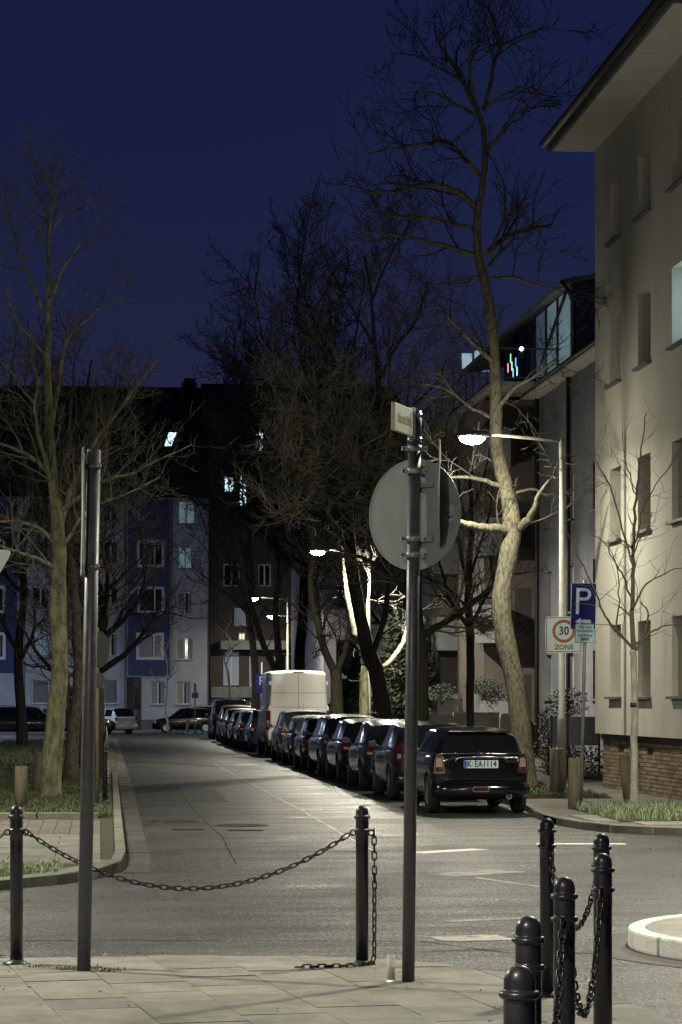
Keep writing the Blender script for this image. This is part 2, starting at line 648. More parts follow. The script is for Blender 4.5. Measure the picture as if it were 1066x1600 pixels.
for r in range(-2, 26):
    for c in range(-14, 16):
        g = 0.003
        off = 0.5 * S if c % 2 else 0.0
        u0, u1 = c * S + g, (c + 1) * S - g
        v0, v1 = r * S + off + g, (r + 1) * S + off - g
        cu, cv = (u0 + u1) / 2, (v0 + v1) / 2
        wx, wy = cu * ca - cv * sa, 5 + cu * sa + cv * ca
        if wy < 11.2 or wy > 17 or wx < -2.6 or wx > 3.4:
            continue
        poly = [(u0, v0), (u1, v0), (u1, v1), (u0, v1)]
        poly = [(p[0] * ca - p[1] * sa, 5 + p[0] * sa + p[1] * ca) for p in poly]
        for a, b in inset:
            if len(poly) < 3:
                break
            poly = clip_poly(poly, a, b)
        if len(poly) < 3:
            continue
        mb = MB()
        mb.slab([(p[0] - wx, p[1] - wy) for p in poly], -0.03, 0)
        dz = random.uniform(-0.003, 0.003)
        o = mb.build('slab', M_SLAB, pave, (wx, wy, PZ + dz))
        o.rotation_euler = (random.uniform(-.004, .004), random.uniform(-.004, .004), 0)
mb = MB()
mb.slab([(-6, -6), (1.25, -6), (1.3, 3), (1.9, 7), (2.55, 10), (2.75, 11), (-6, 11.2)], PZ - 0.01, PZ - 0.003)
mb.build('slab_field', M_SLAB, pave, kind='stuff')


def pavement(name, poly, z, material, label, kind='structure'):
    mb = MB()
    mb.slab(poly, -0.05, z)
    return mb.build(name, material, kind=kind, label=label)


def kerb_run(pts, w, z0, z1, parent, material, step=0.9, side=1, gap=0.012):
    """row of kerb stones along a polyline; side=+1 puts them left of the travel direction"""
    P = [Vector((p[0], p[1], 0)) for p in pts]
    acc = []
    for i in range(len(P) - 1):
        seg = P[i + 1] - P[i]
        n = max(1, round(seg.length / step))
        for k in range(n):
            acc.append((P[i] + seg * (k / n), P[i] + seg * ((k + 1) / n)))
    for a, b in acc:
        t = (b - a)
        Ln = t.length
        t.normalize()
        nrm = Vector((-t.y, t.x, 0)) * side
        mb = MB()
        M = Matrix(((t.x, nrm.x, 0, 0), (t.y, nrm.y, 0, 0), (0, 0, 1, 0), (0, 0, 0, 1)))
        mb.box(gap, Ln - gap, 0, w, z0, z1 + random.uniform(-.004, .004), M)
        o = mb.build('kerb_stone', material, parent, (a.x, a.y, 0))
        bevel_obj(o, 0.015, 2)


# ---- left pavement beyond the junction
LC = [(-9, 21.0), (-3.2, 22.9), (-1.6, 23.4), (-0.93, 24.0), (-0.4, 24.7), (0.0, 25.6), (0.24, 26.8), (0.3, 28.5), (0.42, 60), (0.55, 118)]
poly = [(p[0], p[1]) for p in LC] + [(-5.2, 118), (-5.2, 46), (-9, 44)]
left_pave = pavement('left_pavement', poly, 0.085, M_JOINT, 'pavement and verge left of the street')
kerb_run(LC[1:7], 0.30, -0.02, 0.10, left_pave, M_KERB, 0.75, 1)
# street side gutter strip of flat stones and upright kerb
kerb_run([(0.24, 26.8), (0.3, 28.5), (0.42, 60)], 0.12, -0.02, 0.11, left_pave, M_KERB, 1.0, 1)
kerb_run([(0.26, 26.2), (0.32, 28.5), (0.44, 60)], 0.27, -0.03, 0.012, left_pave, M_GUT, 1.0, -1)
mb = MB()
mb.v += [(0.44, 60, 0.006), (0.71, 60, 0.006), (0.85, 118, 0.006), (0.57, 118, 0.006)]
mb._face([0, 1, 2, 3])
mb.build('gutter_strip', M_GUT, left_pave)
# paving of the left pavement
for r in range(10):
    y0 = 26.4 + r * 0.55
    off = 0.0 if r % 2 else 0.5
    for c in range(9):
        x1 = 0.02 - c * 1.0 + (off if c else 0)
        x0 = 0.02 - (c + 1) * 1.0 + off
        if x0 < -4.2 or x1 - x0 < 0.1:
            continue
        mb = MB()
        mb.box(-(x1 - x0) / 2 + .006, (x1 - x0) / 2 - .006, -.27, .27, -.03, .015)
        mb.build('slab', M_SLAB, left_pave, ((x0 + x1) / 2, y0 + .275, 0.088 + random.uniform(-.002, .002)))
for c in range(26):
    for r in range(8):
        y0 = 31.95 + r * 0.5
        mb = MB()
        mb.box(-.096, .096, -.245, .245, -.02, .012)
        mb.build('paving_stone', M_REDP, left_pave, (-0.08 - c * 0.2, y0 + 0.25, 0.088 + random.uniform(-.002, .002)))
# low edging of the verge
kerb_run([(-4.5, 36.6), (0.0, 36.6)], 0.12, 0.02, 0.17, left_pave, M_KERB, 0.9, 1)
mb = MB()
mb.slab([(-4.4, 36.75), (0.12, 36.75), (0.28, 117), (-4.0, 117)], 0.05, 0.105)
verge = mb.build('verge', M_SOIL, kind='structure', label='earth verge under the left row of trees')
# side yard paving, left of the trees
mb = MB()
mb.slab([(-40, 44), (-4.2, 46), (-4.2, 117), (-40, 117)], 0.0, 0.04)
mb.build('path', mat('yard_asphalt', (0.075, 0.07, 0.065), 0.7, col2=(0.05, 0.05, 0.048), scale=1.0, stretch=(.3, 1.5, 1), bump=.3, bscale=50, world_co=True), kind='structure', label='dark paved yard left of the trees')

# ---- right pavement with corner
RC = [(7.05, 150), (7.05, 44), (7.02, 41.2), (6.85, 39.5), (6.66, 37.9), (6.6, 36.8), (6.6, 35.7), (6.7, 34.5), (6.95, 33.6), (7.4, 33.0), (8.2, 32.6), (9.5, 32.3), (30, 30)]
poly = RC + [(30, 150)]
right_pave = pavement('right_pavement', poly[::1], 0.10, mat('worn_pavement', (0.17, 0.16, 0.135), 0.85, col2=(0.11, 0.10, 0.085), scale=2.5, bump=.4, bscale=60, world_co=True), 'pavement on the right corner beside the cream house')
kerb_run(RC[1:12], 0.14, -0.02, 0.112, right_pave, M_KERB, 0.95, 1)
# paving slabs on the corner
for r in range(7):
    for c in range(14):
        x0 = 6.9 + c * 0.5
        y0 = 32.9 + r * 0.5
        if x0 < 7.1 and y0 < 34.2:
            continue
        if x0 < 6.88 + max(0, 33.7 - y0) * 1.2 or x0 < 8.0 and y0 < 33.2 or x0 < 9.3 and y0 < 32.95:
            continue
        if y0 > 34.3 and x0 > 7.2:
            continue
        mb = MB()
        mb.box(.006, .494, .006, .494, -.03, .012)
        mb.build('slab', M_SLAB, right_pave, (x0, y0, 0.102 + random.uniform(-.002, .002)))
# darker planted bed patch under the young tree
mb = MB()
mb.slab([(7.25, 34.4), (13, 34.3), (13, 38.9), (9.2, 39.1), (7.4, 38.7)], 0.08, 0.118)
mb.build('planting_bed', M_SOIL, kind='structure', label='earth bed under the young tree')
mb = MB()
mb.slab([(7.25, 42.8), (8.9, 42.8), (8.9, 149), (7.25, 149)], 0.08, 0.118)
mb.slab([(10.4, 54), (14, 54), (14, 149), (10.4, 149)], 0.08, 0.118)
mb.build('garden_soil', M_SOIL, kind='structure', label='earth strip and front gardens right of the street')

# ---- traffic island with white kerb at the right edge
ic = (5.55, 17.7)
ir = 1.72
top = [(ic[0] + (ir - .13) * math.cos(2 * PI * i / 40), ic[1] + (ir - .13) * math.sin(2 * PI * i / 40)) for i in range(40)]
isl = empty('traffic_island', (0, 0, 0), label='round traffic island with white painted kerb at right edge', cat='traffic island')
mb = MB()
mb.slab(top, 0, 0.125)
mb.build('island_top', M_SLAB, isl)
nk = 11
for k in range(nk):
    a0, a1 = 2 * PI * (k + .012) / nk, 2 * PI * (k + 1 - .012) / nk
    p = [(ic[0] + ir * math.cos(a0 + (a1 - a0) * i / 5), ic[1] + ir * math.sin(a0 + (a1 - a0) * i / 5)) for i in range(6)]
    q = [(ic[0] + (ir - .13) * math.cos(a1 + (a0 - a1) * i / 5), ic[1] + (ir - .13) * math.sin(a1 + (a0 - a1) * i / 5)) for i in range(6)]
    mb = MB()
    mb.slab(p + q, 0, 0.145)
    bevel_obj(mb.build('kerb_stone', M_KWHITE, isl), 0.02, 2)
mb = MB()
p = [(ic[0] + (ir + .33) * math.cos(2 * PI * i / 40), ic[1] + (ir + .25) * math.sin(2 * PI * i / 40)) for i in range(40)]
mb.v += [(a, b, 0.004) for a, b in p]
mb._face(list(range(40)))
mb.build('asphalt_patch', mat('patch', (0.10, 0.095, 0.088), 0.7, col2=(0.07, 0.068, 0.062), scale=6, bump=.4, bscale=80, world_co=True), kind='structure', label='smooth asphalt ring around the island')


# ---- road markings
def sheet(name, pts, material, z=0.004, label=None):
    mb = MB()
    mb.v += [(p[0], p[1], z) for p in pts]
    mb._face(list(range(len(pts))))
    return mb.build(name, material, kind='structure', label=label)


def strip_between(a, b, w):
    a, b = Vector((a[0], a[1], 0)), Vector((b[0], b[1], 0))
    t = (b - a).normalized()
    n = Vector((-t.y, t.x, 0)) * w / 2
    return [a - n, b - n, b + n, a + n]


sheet('road_marking', strip_between(G(650, 1333), G(752, 1327), .30), M_ROADW, label='white worn give way dash in mid junction')
sheet('road_marking', strip_between(G(838, 1319), G(978, 1319), .20), M_ROADW, label='white thin dash behind the right bollards')
sheet('road_marking', strip_between(G(690, 1368), G(800, 1361), .5), mat('worn_paint', (0.40, 0.40, 0.36), .6, col2=(0.06, 0.06, 0.055), scale=9, lo=.48, hi=.60, world_co=True, stretch=(.5, 2, 1)), label='faded pale patch of paint in mid junction')
sheet('road_marking', strip_between(G(684, 1468), G(790, 1465), .42), MATS['worn_paint'], label='faded white dash near the pavement nose')
sheet('road_marking', strip_between(G(700, 1440), G(830, 1435), .10), MATS['worn_paint'], label='thin faded white line above the faded dash')
sheet('road_marking', strip_between(G(745, 1372), G(845, 1386), .07), M_SEAM, label='thin pale diagonal seam right of the sign pole')
sheet('road_marking', strip_between(G(370, 1195), G(405, 1195), .8), MATS['worn_paint'], label='faded pale bar beside the parked cars')
# wandering pale seam along the street
mb = MB()
rs = random.Random(3)
ys = [29.5 + i * 0.6 for i in range(70)]
base = 0
xw = 3.28
for i, y in enumerate(ys):
    xw += rs.uniform(-.012, .012)
    w = max(.003, 0.012 + rs.uniform(-.010, .010))
    xw += rs.uniform(-.008, .008)
    xw += (3.28 - xw) * .15
    mb.v += [(xw - w, y, .004), (xw + w, y, .004)]
for i in range(len(ys) - 1):
    if 30 < i < 32:
        continue
    mb._face([2 * i, 2 * i + 1, 2 * i + 3, 2 * i + 2])
mb.build('road_seam', M_SEAM, kind='structure', label='long pale wandering seam along the street asphalt')


def crack(pts, w, label, m=None, seed=0):
    rg = random.Random(seed)
    mb = MB()
    P = [Vector((p[0], p[1], 0)) for p in pts]
    acc = []
    for i in range(len(P) - 1):
        n = max(2, int((P[i + 1] - P[i]).length / .25))
        for k in range(n):
            acc.append(P[i].lerp(P[i + 1], k / n))
    acc.append(P[-1])
    for i, q in enumerate(acc):
        t = (acc[min(i + 1, len(acc) - 1)] - acc[max(i - 1, 0)]).normalized()
        nn = Vector((-t.y, t.x, 0))
        q = q + nn * rg.uniform(-.009, .009)
        ww = w * rg.uniform(.4, 1.3)
        mb.v += [(q.x - nn.x * ww, q.y - nn.y * ww, .0035), (q.x + nn.x * ww, q.y + nn.y * ww, .0035)]
    for i in range(len(acc) - 1):
        mb._face([2 * i + 1, 2 * i, 2 * i + 2, 2 * i + 3])
    mb.build('road_crack', m or M_TAR, kind='structure', label=label)


M_TAR = mat('tar', (.010, .0095, .009), .8, spec=.1)
crack([(-6, 19.3), (-2, 19.0), (1.0, 18.7), (2.4, 18.5), (2.9, 17.6), (6, 17.2)], .012, 'thin tar crack across the near lane', None, 1)
crack([(.9, 17.4), (1.9, 17.6), (4.2, 18.3), (9, 18.6)], .010, 'second thin tar crack in the near lane', None, 2)
crack([(1.5, 27.5), (1.62, 33), (1.55, 40), (1.6, 52)], .009, 'tar seam along the left half of the street', None, 3)
crack([(.8, 30.2), (2.6, 30.3), (5.8, 30.0)], .012, 'cross tar seam before the side street', None, 5)
sheet('asphalt_repair', [(.95, 44.5), (2.3, 44.3), (2.35, 51), (1.0, 51.2)], mat('repair', (.022, .021, .02), .55, col2=(.032, .03, .028), scale=9, bump=.5, bscale=40, world_co=True), .003, 'dark rectangular asphalt repair in the street')


def manhole(p, r, label):
    t = empty('manhole_cover', (p.x, p.y, 0.0), label=label, cat='manhole cover', group='manhole covers in the street')
    mb = MB()
    mb.lathe([(r, 0.0), (r, 0.008), (r * .9, 0.009), (r * .89, 0.004), (r * .1, 0.004)], 32)
    mb.build('rim', M_IRON, t)
    mb = MB()
    for i in range(-5, 6):
        y = i * r * .15
        hw = math.sqrt(max(0, (r * .85) ** 2 - y * y))
        mb.box(-hw, hw, y - .012, y + .012, .004, .012)
    mb.build('ribs', M_IRON, t)


def drain(p, w, h, label):
    t = empty('drain_grate', (p.x, p.y, 0.0), label=label, cat='drain grate', group='drain grates in the street')
    mb = MB()
    mb.box(-w / 2, w / 2, -h / 2, h / 2, -.01, .003)
    mb.build('frame', M_DARKT, t)
    n = 14
    me = MB().box(-w / 2 / n * .55, w / 2 / n * .55, -h / 2, h / 2, .003, .014).mesh('bar', M_IRON)
    for i in range(n):
        link_mesh('bar', me, t, (-w / 2 + (i + .5) * w / n, 0, 0))


manhole(G(272, 1284), .40, 'round iron manhole cover nearer the left kerb')
manhole(G(378, 1290), .42, 'round iron manhole cover nearer mid street')
drain(G(294, 1296.5), .45, .32, 'small drain grate before the left manhole cover')
drain(G(384, 1297.5), .48, .32, 'small drain grate before the right manhole cover')

# road surface at the far end in front of the blue house
mb = MB()
mb.slab([(-60, 141.8), (24, 141.8), (24, 146.2), (-60, 146.2)], 0, 0.1)
mb.build('far_pavement', M_CONC, kind='structure', label='narrow pavement in front of the blue and white house')


# =================================================================== GRASS
def grass(name, polyfn, n, h, material, label, z=0.1, seed=1, w=0.006):
    rg = random.Random(seed)
    mb = MB()
    k = 0
    while k < n:
        p = polyfn(rg)
        if p is None:
            continue
        k += 1
        # tufts
        cl = rg.randint(3, 8)
        hh = h * rg.uniform(.4, 1.15)
        for j in range(cl):
            x = p[0] + rg.gauss(0, .03)
            y = p[1] + rg.gauss(0, .03)
            a = rg.uniform(0, 2 * PI)
            ln = hh * rg.uniform(.6, 1.1)
            dx, dy = math.cos(a), math.sin(a)
            bend = ln * rg.uniform(.15, .8)
            b = len(mb.v)
            ww = w * rg.uniform(.7, 1.4)
            mb.v += [(x - dy * ww, y + dx * ww, z), (x + dy * ww, y - dx * ww, z),
                     (x + dx * bend * .4 + dy * ww * .7, y + dy * bend * .4 - dx * ww * .7, z + ln * .6),
                     (x + dx * bend * .4 - dy * ww * .7, y + dy * bend * .4 + dx * ww * .7, z + ln * .6),
                     (x + dx * bend, y + dy * bend, z + ln * (.95 - .3 * bend / ln))]
            mb._face([b, b + 1, b + 2, b + 3])
            mb._face([b + 3, b + 2, b + 4])
    return mb.build(name, material, kind='stuff', label=label)


def nz(x, y, s=1.0):
    from mathutils import noise
    return noise.noise(Vector((x * s, y * s, 3.3)))


def bedfn(rg):
    x, y = rg.uniform(7.3, 12.2), rg.uniform(34.5, 38.6)
    if y > 37.0 and rg.random() < .8:
        return None
    if nz(x, y, 1.6) < -0.05 and rg.random() < .85:
        return None
    return x, y


grass('grass', bedfn, 4200, .20, M_GRASS, 'ragged tufts of grass around the young tree', .11, 2, .007)


def stripfn(rg):
    x = rg.uniform(-3.2, -0.42)
    y = 24.15 + (x + .93) * .9 + .42 if x < -0.4 else 25
    y = 24.0 + (x + 0.93) * (0.55 if x < -.93 else 1.25) + .42
    y += rg.uniform(0, 1.0)
    if y > 26.35:
        return None
    return x, y


grass('grass', stripfn, 1500, .13, M_GRASS, 'bright grass strip behind the left corner kerb', .085, 3, .007)


def vergefn(rg):
    t = rg.random()
    y = 36.8 + t * t * 70
    x = rg.uniform(-4.0, 0.16)
    if nz(x, y, .8) < -0.15 and rg.random() < .7:
        return None
    return x, y


grass('grass', vergefn, 8500, .09, M_GRASSD, 'short grass under the left row of trees', .1, 4, .009)


def rvergefn(rg):
    y = 42.9 + rg.random() ** 1.5 * 25
    x = rg.uniform(7.3, 8.85)
    return x, y


grass('grass', rvergefn, 2200, .12, M_GRASSD, 'short grass between kerb and path on the right', .11, 5, .009)


def crackfn(rg):
    i = rg.choice([0, 0, 1, 2])
    c = [(-0.12, 15.3), (-.35, 15.45), (0.05, 15.2)][i]
    return c[0] + rg.gauss(0, .07), c[1] + rg.gauss(0, .03)


grass('grass', crackfn, 60, .03, M_GRASSD, 'weeds in the slab joints beside the left pole', PZ, 6, .003)


def leafdeb(name, n, area, z, seed, label):
    rg = random.Random(seed)
    mb = MB()
    for i in range(n):
        x, y = area(rg)
        s = rg.uniform(.006, .018)
        a = rg.uniform(0, PI)
        c, s_ = math.cos(a) * s, math.sin(a) * s
        b = len(mb.v)
        mb.v += [(x - c, y - s_, z + .002), (x + s_ * .5, y - c * .5, z + rg.uniform(.003, .012)), (x + c, y + s_, z + .003), (x - s_ * .5, y + c * .5, z + rg.uniform(.003, .012))]
        mb._face([b, b + 1, b + 2, b + 3])
    mb.build(name, mat('leaf_litter', (0.09, 0.06, 0.03), .8), kind='stuff', label=label)


leafdeb('litter', 45, lambda r: (r.uniform(-1, 2.4), r.uniform(12.5, 15.7)), PZ, 1, 'scattered dry leaf bits on the near slabs')
leafdeb('litter', 120, lambda r: (r.uniform(7.3, 9.6), r.uniform(33.2, 48)), .112, 2, 'scattered dry leaf bits on the right pavement')

# =================================================================== BOLLARDS
BH = 0.99
def _ring(zc, r=.0515, hh=.0105):
    return [(.041, zc - hh - .001)] + [(.041 + (r - .041) * math.cos(R(a)), zc + hh * math.sin(R(a))) for a in range(-80, 81, 20)] + [(.0405, zc + hh + .001)]


prof = [(0.040, 0.0), (0.040, .75)] + _ring(.834) + [(.040, .85), (.040, .9)] + _ring(.918) + [(.0395, .932)] + \
    [(.0395 * math.cos(R(a)), .948 + .042 * math.sin(R(a))) for a in range(0, 90, 12)] + [(.002, .99)]
me_bol = MB().lathe(prof, 32).mesh('post', M_BOL)
me_base = MB().lathe([(.085, 0), (.085, .008), (.05, .02), (.043, .03)], 24).mesh('base_plate', M_BOL)


def torus(R0, r, sides=12, tube=6, sx=1.0):
    mb = MB()
    pts = [(R0 * math.cos(2 * PI * i / sides), 0, R0 * sx * math.sin(2 * PI * i / sides)) for i in range(sides + 1)]
    # closed ring by explicit grid
    b = 0
    for i in range(sides):
        a = 2 * PI * i / sides
        c = Vector((math.cos(a), 0, math.sin(a)))
        for k in range(tube):
            an = 2 * PI * k / tube
            q = c * (R0 + r * math.cos(an)) + Vector((0, r * math.sin(an), 0))
            mb.v.append((q.x, q.y, q.z * sx))
    for i in range(sides):
        for k in range(tube):
            i2, k2 = (i + 1) % sides, (k + 1) % tube
            mb._face([i * tube + k, i * tube + k2, i2 * tube + k2, i2 * tube + k], True)
    return mb


me_eye = torus(.017, .0055).mesh('eyelet', M_CHAIN)


def link_me():
    # elongated link along x, in xz plane
    mb = MB()
    n = 16
    hl, rr, wr = .017, .0135, .0048
    path = []
    for i in range(n):
        a = 2 * PI * i / n
        x = rr * math.cos(a) + (hl if math.cos(a) > 0 else -hl)
        if abs(math.cos(a)) < 1e-6:
            x = 0
        path.append(Vector((x, 0, rr * math.sin(a))))
    for i in range(n):
        t = (path[(i + 1) % n] - path[i - 1]).normalized()
        nn = Vector((t.z, 0, -t.x))
        for k in range(6):
            an = 2 * PI * k / 6
            q = path[i] + nn * wr * math.cos(an) + Vector((0, wr * math.sin(an), 0))
            mb.v.append(tuple(q))
    for i in range(n):
        for k in range(6):
            i2, k2 = (i + 1) % n, (k + 1) % 6
            mb._face([i * 6 + k, i2 * 6 + k, i2 * 6 + k2, i * 6 + k2], True)
    return mb.mesh('link', M_CHAIN)


me_link = link_me()
PITCH = 0.046


def bollard(p, label, eyes=(), z=PZ, group='dark round topped bollards', tilt=0):
    t = empty('bollard', (p[0], p[1], z), label=label, cat='bollard', group=group)
    t.rotation_euler = (0, tilt, 0)
    link_mesh('post', me_bol, t)
    link_mesh('base_plate', me_base, t)
    for a in eyes:
        link_mesh('eyelet', me_eye, t, (math.cos(a) * .057, math.sin(a) * .057, .82), (0, 0, a))
    return t


def chain_along(pts, label, name='chain'):
    """links placed at even distance along a 3D polyline"""
    P = [Vector(p) for p in pts]
    t = empty(name, P[0], label=label, cat='chain', group='steel chains of the bollards')
    dist = 0
    nxt = 0.0
    k = 0
    for i in range(len(P) - 1):
        seg = P[i + 1] - P[i]
        L = seg.length
        while nxt <= dist + L:
            q = P[i] + seg * ((nxt - dist) / L)
            d = seg.normalized()
            qt = d.to_track_quat('X', 'Z')
            m = Matrix.Translation(q - P[0]) @ qt.to_matrix().to_4x4() @ Matrix.Rotation(PI / 2 * (k % 2) + random.uniform(-.25, .25) + .35, 4, 'X')
            o = link_mesh('link', me_link, t)
            o.matrix_local = m
            k += 1
            nxt += PITCH
        dist += L
    return t


def hang(a, b, sag, n=40):
    a, b = Vector(a), Vector(b)
    pts = []
    for i in range(n + 1):
        s = i / n
        p = a.lerp(b, s)
        p.z -= sag * 4 * s * (1 - s)
        pts.append(p)
    return pts


def eyepos(bp, ang):
    return (bp[0] + math.cos(ang) * .075, bp[1] + math.sin(ang) * .075, PZ + .815)


def dtop(px, ytop):
    d = (CAMZ - PZ - BH) * F / (ytop - HOR)
    p = W(px, ytop, d)
    return (p.x, p.y)


BP = {
    'a': tuple(G(26, 1506, PZ))[:2],
    'b': tuple(G(566, 1507, PZ))[:2],
    'c': dtop(855, 1278), 'd': dtop(940, 1302), 'e': dtop(942, 1333), 'f': dtop(882, 1370), 'g': dtop(826, 1431), 'h': dtop(812, 1508),
}


def az(p, q):
    return math.atan2(q[1] - p[1], q[0] - p[0])


far_l = (BP['a'][0] - 2.1, BP['a'][1] - .1)
bollard(BP['a'], 'bollard at left edge with chains on both sides', (az(BP['a'], far_l), az(BP['a'], BP['b'])))
bollard(BP['b'], 'bollard left of the sign pole with broken chain hanging', (az(BP['b'], BP['a']), 0.1))
bollard(BP['c'], 'farthest bollard of the right group', (az(BP['c'], BP['d']),))
bollard(BP['d'], 'right group bollard half hidden behind another bollard', (az(BP['d'], BP['c']), az(BP['d'], BP['e'])))
bollard(BP['e'], 'rightmost bollard standing before the half hidden one', (az(BP['e'], BP['d']), az(BP['e'], BP['f'])))
bollard(BP['f'], 'tall looking bollard left of the rightmost one', (az(BP['f'], BP['e']), az(BP['f'], BP['g'])))
bollard(BP['g'], 'bollard directly behind the nearest bollard', (az(BP['g'], BP['f']), az(BP['g'], BP['h'])))
bollard(BP['h'], 'nearest bollard cut off by the bottom edge', (az(BP['h'], BP['g']),))
bollard(far_l, 'bollard beyond the left edge carrying the left chain', (0.0,))
chain_along(hang(eyepos(BP['a'], az(BP['a'], BP['b'])), eyepos(BP['b'], az(BP['b'], BP['a'])), .345), 'long chain sagging low between the two left bollards')
chain_along(hang(eyepos(far_l, 0), eyepos(BP['a'], PI), .345), 'short piece of chain running out at left edge')
for p, q, s, lb in (('c', 'd', .36, 'chain between the two farthest right bollards'), ('d', 'e', .36, 'chain behind the rightmost bollard'),
                    ('e', 'f', .42, 'chain sagging from the rightmost bollard to its left neighbour'),
                    ('f', 'g', .42, 'large linked chain hanging beside the lower right posts'), ('g', 'h', .36, 'chain hidden behind the nearest bollard')):
    chain_along(hang(eyepos(BP[p], az(BP[p], BP[q])), eyepos(BP[q], az(BP[q], BP[p])), s), lb)
# broken chain
b = BP['b']
pts = [(b[0] + .075, b[1], PZ + .815), (b[0] + .077, b[1] - .005, PZ + .5), (b[0] + .075, b[1] - .01, PZ + .06), (b[0] + .06, b[1] - .04, PZ + .014),
       (b[0] - .06, b[1] - .16, PZ + .012), (b[0] - .25, b[1] - .2, PZ + .012), (b[0] - .43, b[1] - .22, PZ + .012)]
chain_along(pts, 'broken chain hanging straight down and lying on slabs')

# far row of dark bollards along the left verge
for i in range(14):
    y = 42.5 + i * 2.2
    p = (0.10 + (y - 42) * .003, y)
    bollard(p, ['first', 'second', 'third', 'fourth', 'fifth', 'sixth', 'seventh', 'eighth', 'ninth', 'tenth', 'eleventh', 'twelfth', 'thirteenth', 'last'][i] + ' dark bollard of the row along the left verge', z=.1,
            group='row of dark bollards along the left verge')

# =================================================================== NEAR POLES AND SIGNS
# left pole with sign seen edge on
pb, pt = G(131, 1517, PZ), W(147, 703, 15.16)
t = empty('sign_pole', pb, label='grey sign pole at left with a sign seen edge on', cat='sign pole')
top = pt - pb
MB().tube([(0, 0, 0), top * .5, top], .0415, 24).build('post', M_POLE, t)


def pole_at(tp, f, off=Vector((0, 0, 0))):
    return tp * f + off


for yy in (729, 886):
    f = (1517 - yy) / (1517 - 703)
    q = top * f
    mb = MB()
    mb.lathe([(.0425, -.014), (.047, -.014), (.047, .014), (.0425, .014)], 24)
    mb.box(-.065, -.03, -.02, .02, -.014, .014)
    mb.box(.01, .042, -.062, -.035, -.014, .014)
    c = mb.build('clamp', M_POLE, t, q)
    MB().tube([(.026, -.07, 0), (.026, -.058, 0)], .006, 8).build('bolt', M_GALV, c)
sg = MB()
pts = []
# vertical rounded rectangle plate seen almost edge on, upper lip bent towards the pole
M = Matrix.Rotation(R(91.5), 4, 'Z')
outl = rrect(.42, .76, .05, 5)
sg.prism(outl, -.0015, .0015, M)
q = top * ((1517 - 800) / (1517 - 703)) + Vector((-.062, .02, 0))
plate = sg.build('sign_plate', M_GALV, t, q)
plate.rotation_euler = (R(0), R(1.2), 0)
mb = MB()
ring_prism(mb, outl, rrect(.40, .74, .04, 5), -.008, .002)
lip = mb.build('sign_rim', M_GALV, t, q)
lip.rotation_euler = (0, R(1.2), R(91.5))

# right pole with round sign
pb, pt = G(638, 1533, PZ), W(648.5, 642, 14.6)
t = empty('sign_pole', pb, label='sign pole in mid foreground with round sign and street name', cat='sign pole')
top = pt - pb
MB().tube([(0, 0, 0), top * .5, top * ((1533 - 690) / (1533 - 642))], .0375, 24).build('post', M_POLE, t)
MB().tube([top * ((1533 - 695) / (1533 - 642)), top], .041, 24).build('post_sleeve', M_POLE, t)
for yy, w in ((701, .05), (736, .05), (842, .05), (867, .05)):
    q = top * ((1533 - yy) / (1533 - 642))
    mb = MB()
    mb.lathe([(.039, -.016), (.0445, -.016), (.0445, .016), (.039, .016)], 24)
    mb.box(.03, .078, -.012, .012, -.015, .015)
    mb.box(-.075, -.03, -.012, .012, -.012, .012)
    c = mb.build('clamp', M_GALV, t, q)
    for s in (-.064, .066):
        MB().tube([(s, -.02, 0), (s, .02, 0)], .0085, 8).build('bolt', M_POLE, c)
for yy in (650, 687):
    q = top * ((1533 - yy) / (1533 - 642))
    mb = MB()
    mb.lathe([(.042, -.012), (.0445, -.012), (.0445, .012), (.042, .012)], 24)
    mb.box(-.018, .02, -.052, -.04, -.012, .012)
    mb.build('band', mat('blue_steel', (0.35, 0.42, 0.5), .25, .8), t, q)
# round sign: back towards the viewer
q = W(650, 803, 14.6) - pb + Vector((0.0, .06, 0))
mb = MB()
mb.prism(ngon(.325, 56), -.0015, .0015)
disc = mb.build('round_sign', M_SIGNB, t, q)
disc.rotation_euler = (0, 0, R(-36) - YAW)
mb = MB()
ring_prism(mb, ngon(.327, 56), ngon(.320, 56), -.003, .001)
r_ = mb.build('sign_rim', M_GALV, disc)
mb = MB()
for z in (.17, -.15):
    mb.box(-.03, .14, -.022, -.004, z - .014, z + .014)
mb.build('sign_rail', M_SIGNB, disc)
mb = MB().prism(rrect(.062, .040, .002, 1, .245, .024), -.004, -.0025)
mb.build('sticker', mat('sticker', (.42, .42, .42), .5), disc)
mb = MB().prism(rrect(.064, .044, .002, 1, .245, -.024), -.004, -.0025)
st = mb.build('sticker', mat('sticker_d', (.5, .48, .47), .5), disc)
mb = MB().prism([(.218, -.008), (.226, -.026), (.234, -.008)], -.0055, -.0045)
mb.prism([(.236, -.034), (.243, -.014), (.25, -.022), (.254, -.034)], -.0055, -.0045)
mb.build('logo', mat('logo_dark', (.06, .035, .03), .5), st)
text_mesh('06', .026, (.264, -.0055, -.024), st, offset=.0008).data.materials.append(mat('print_grey', (.09, .09, .1), .5))
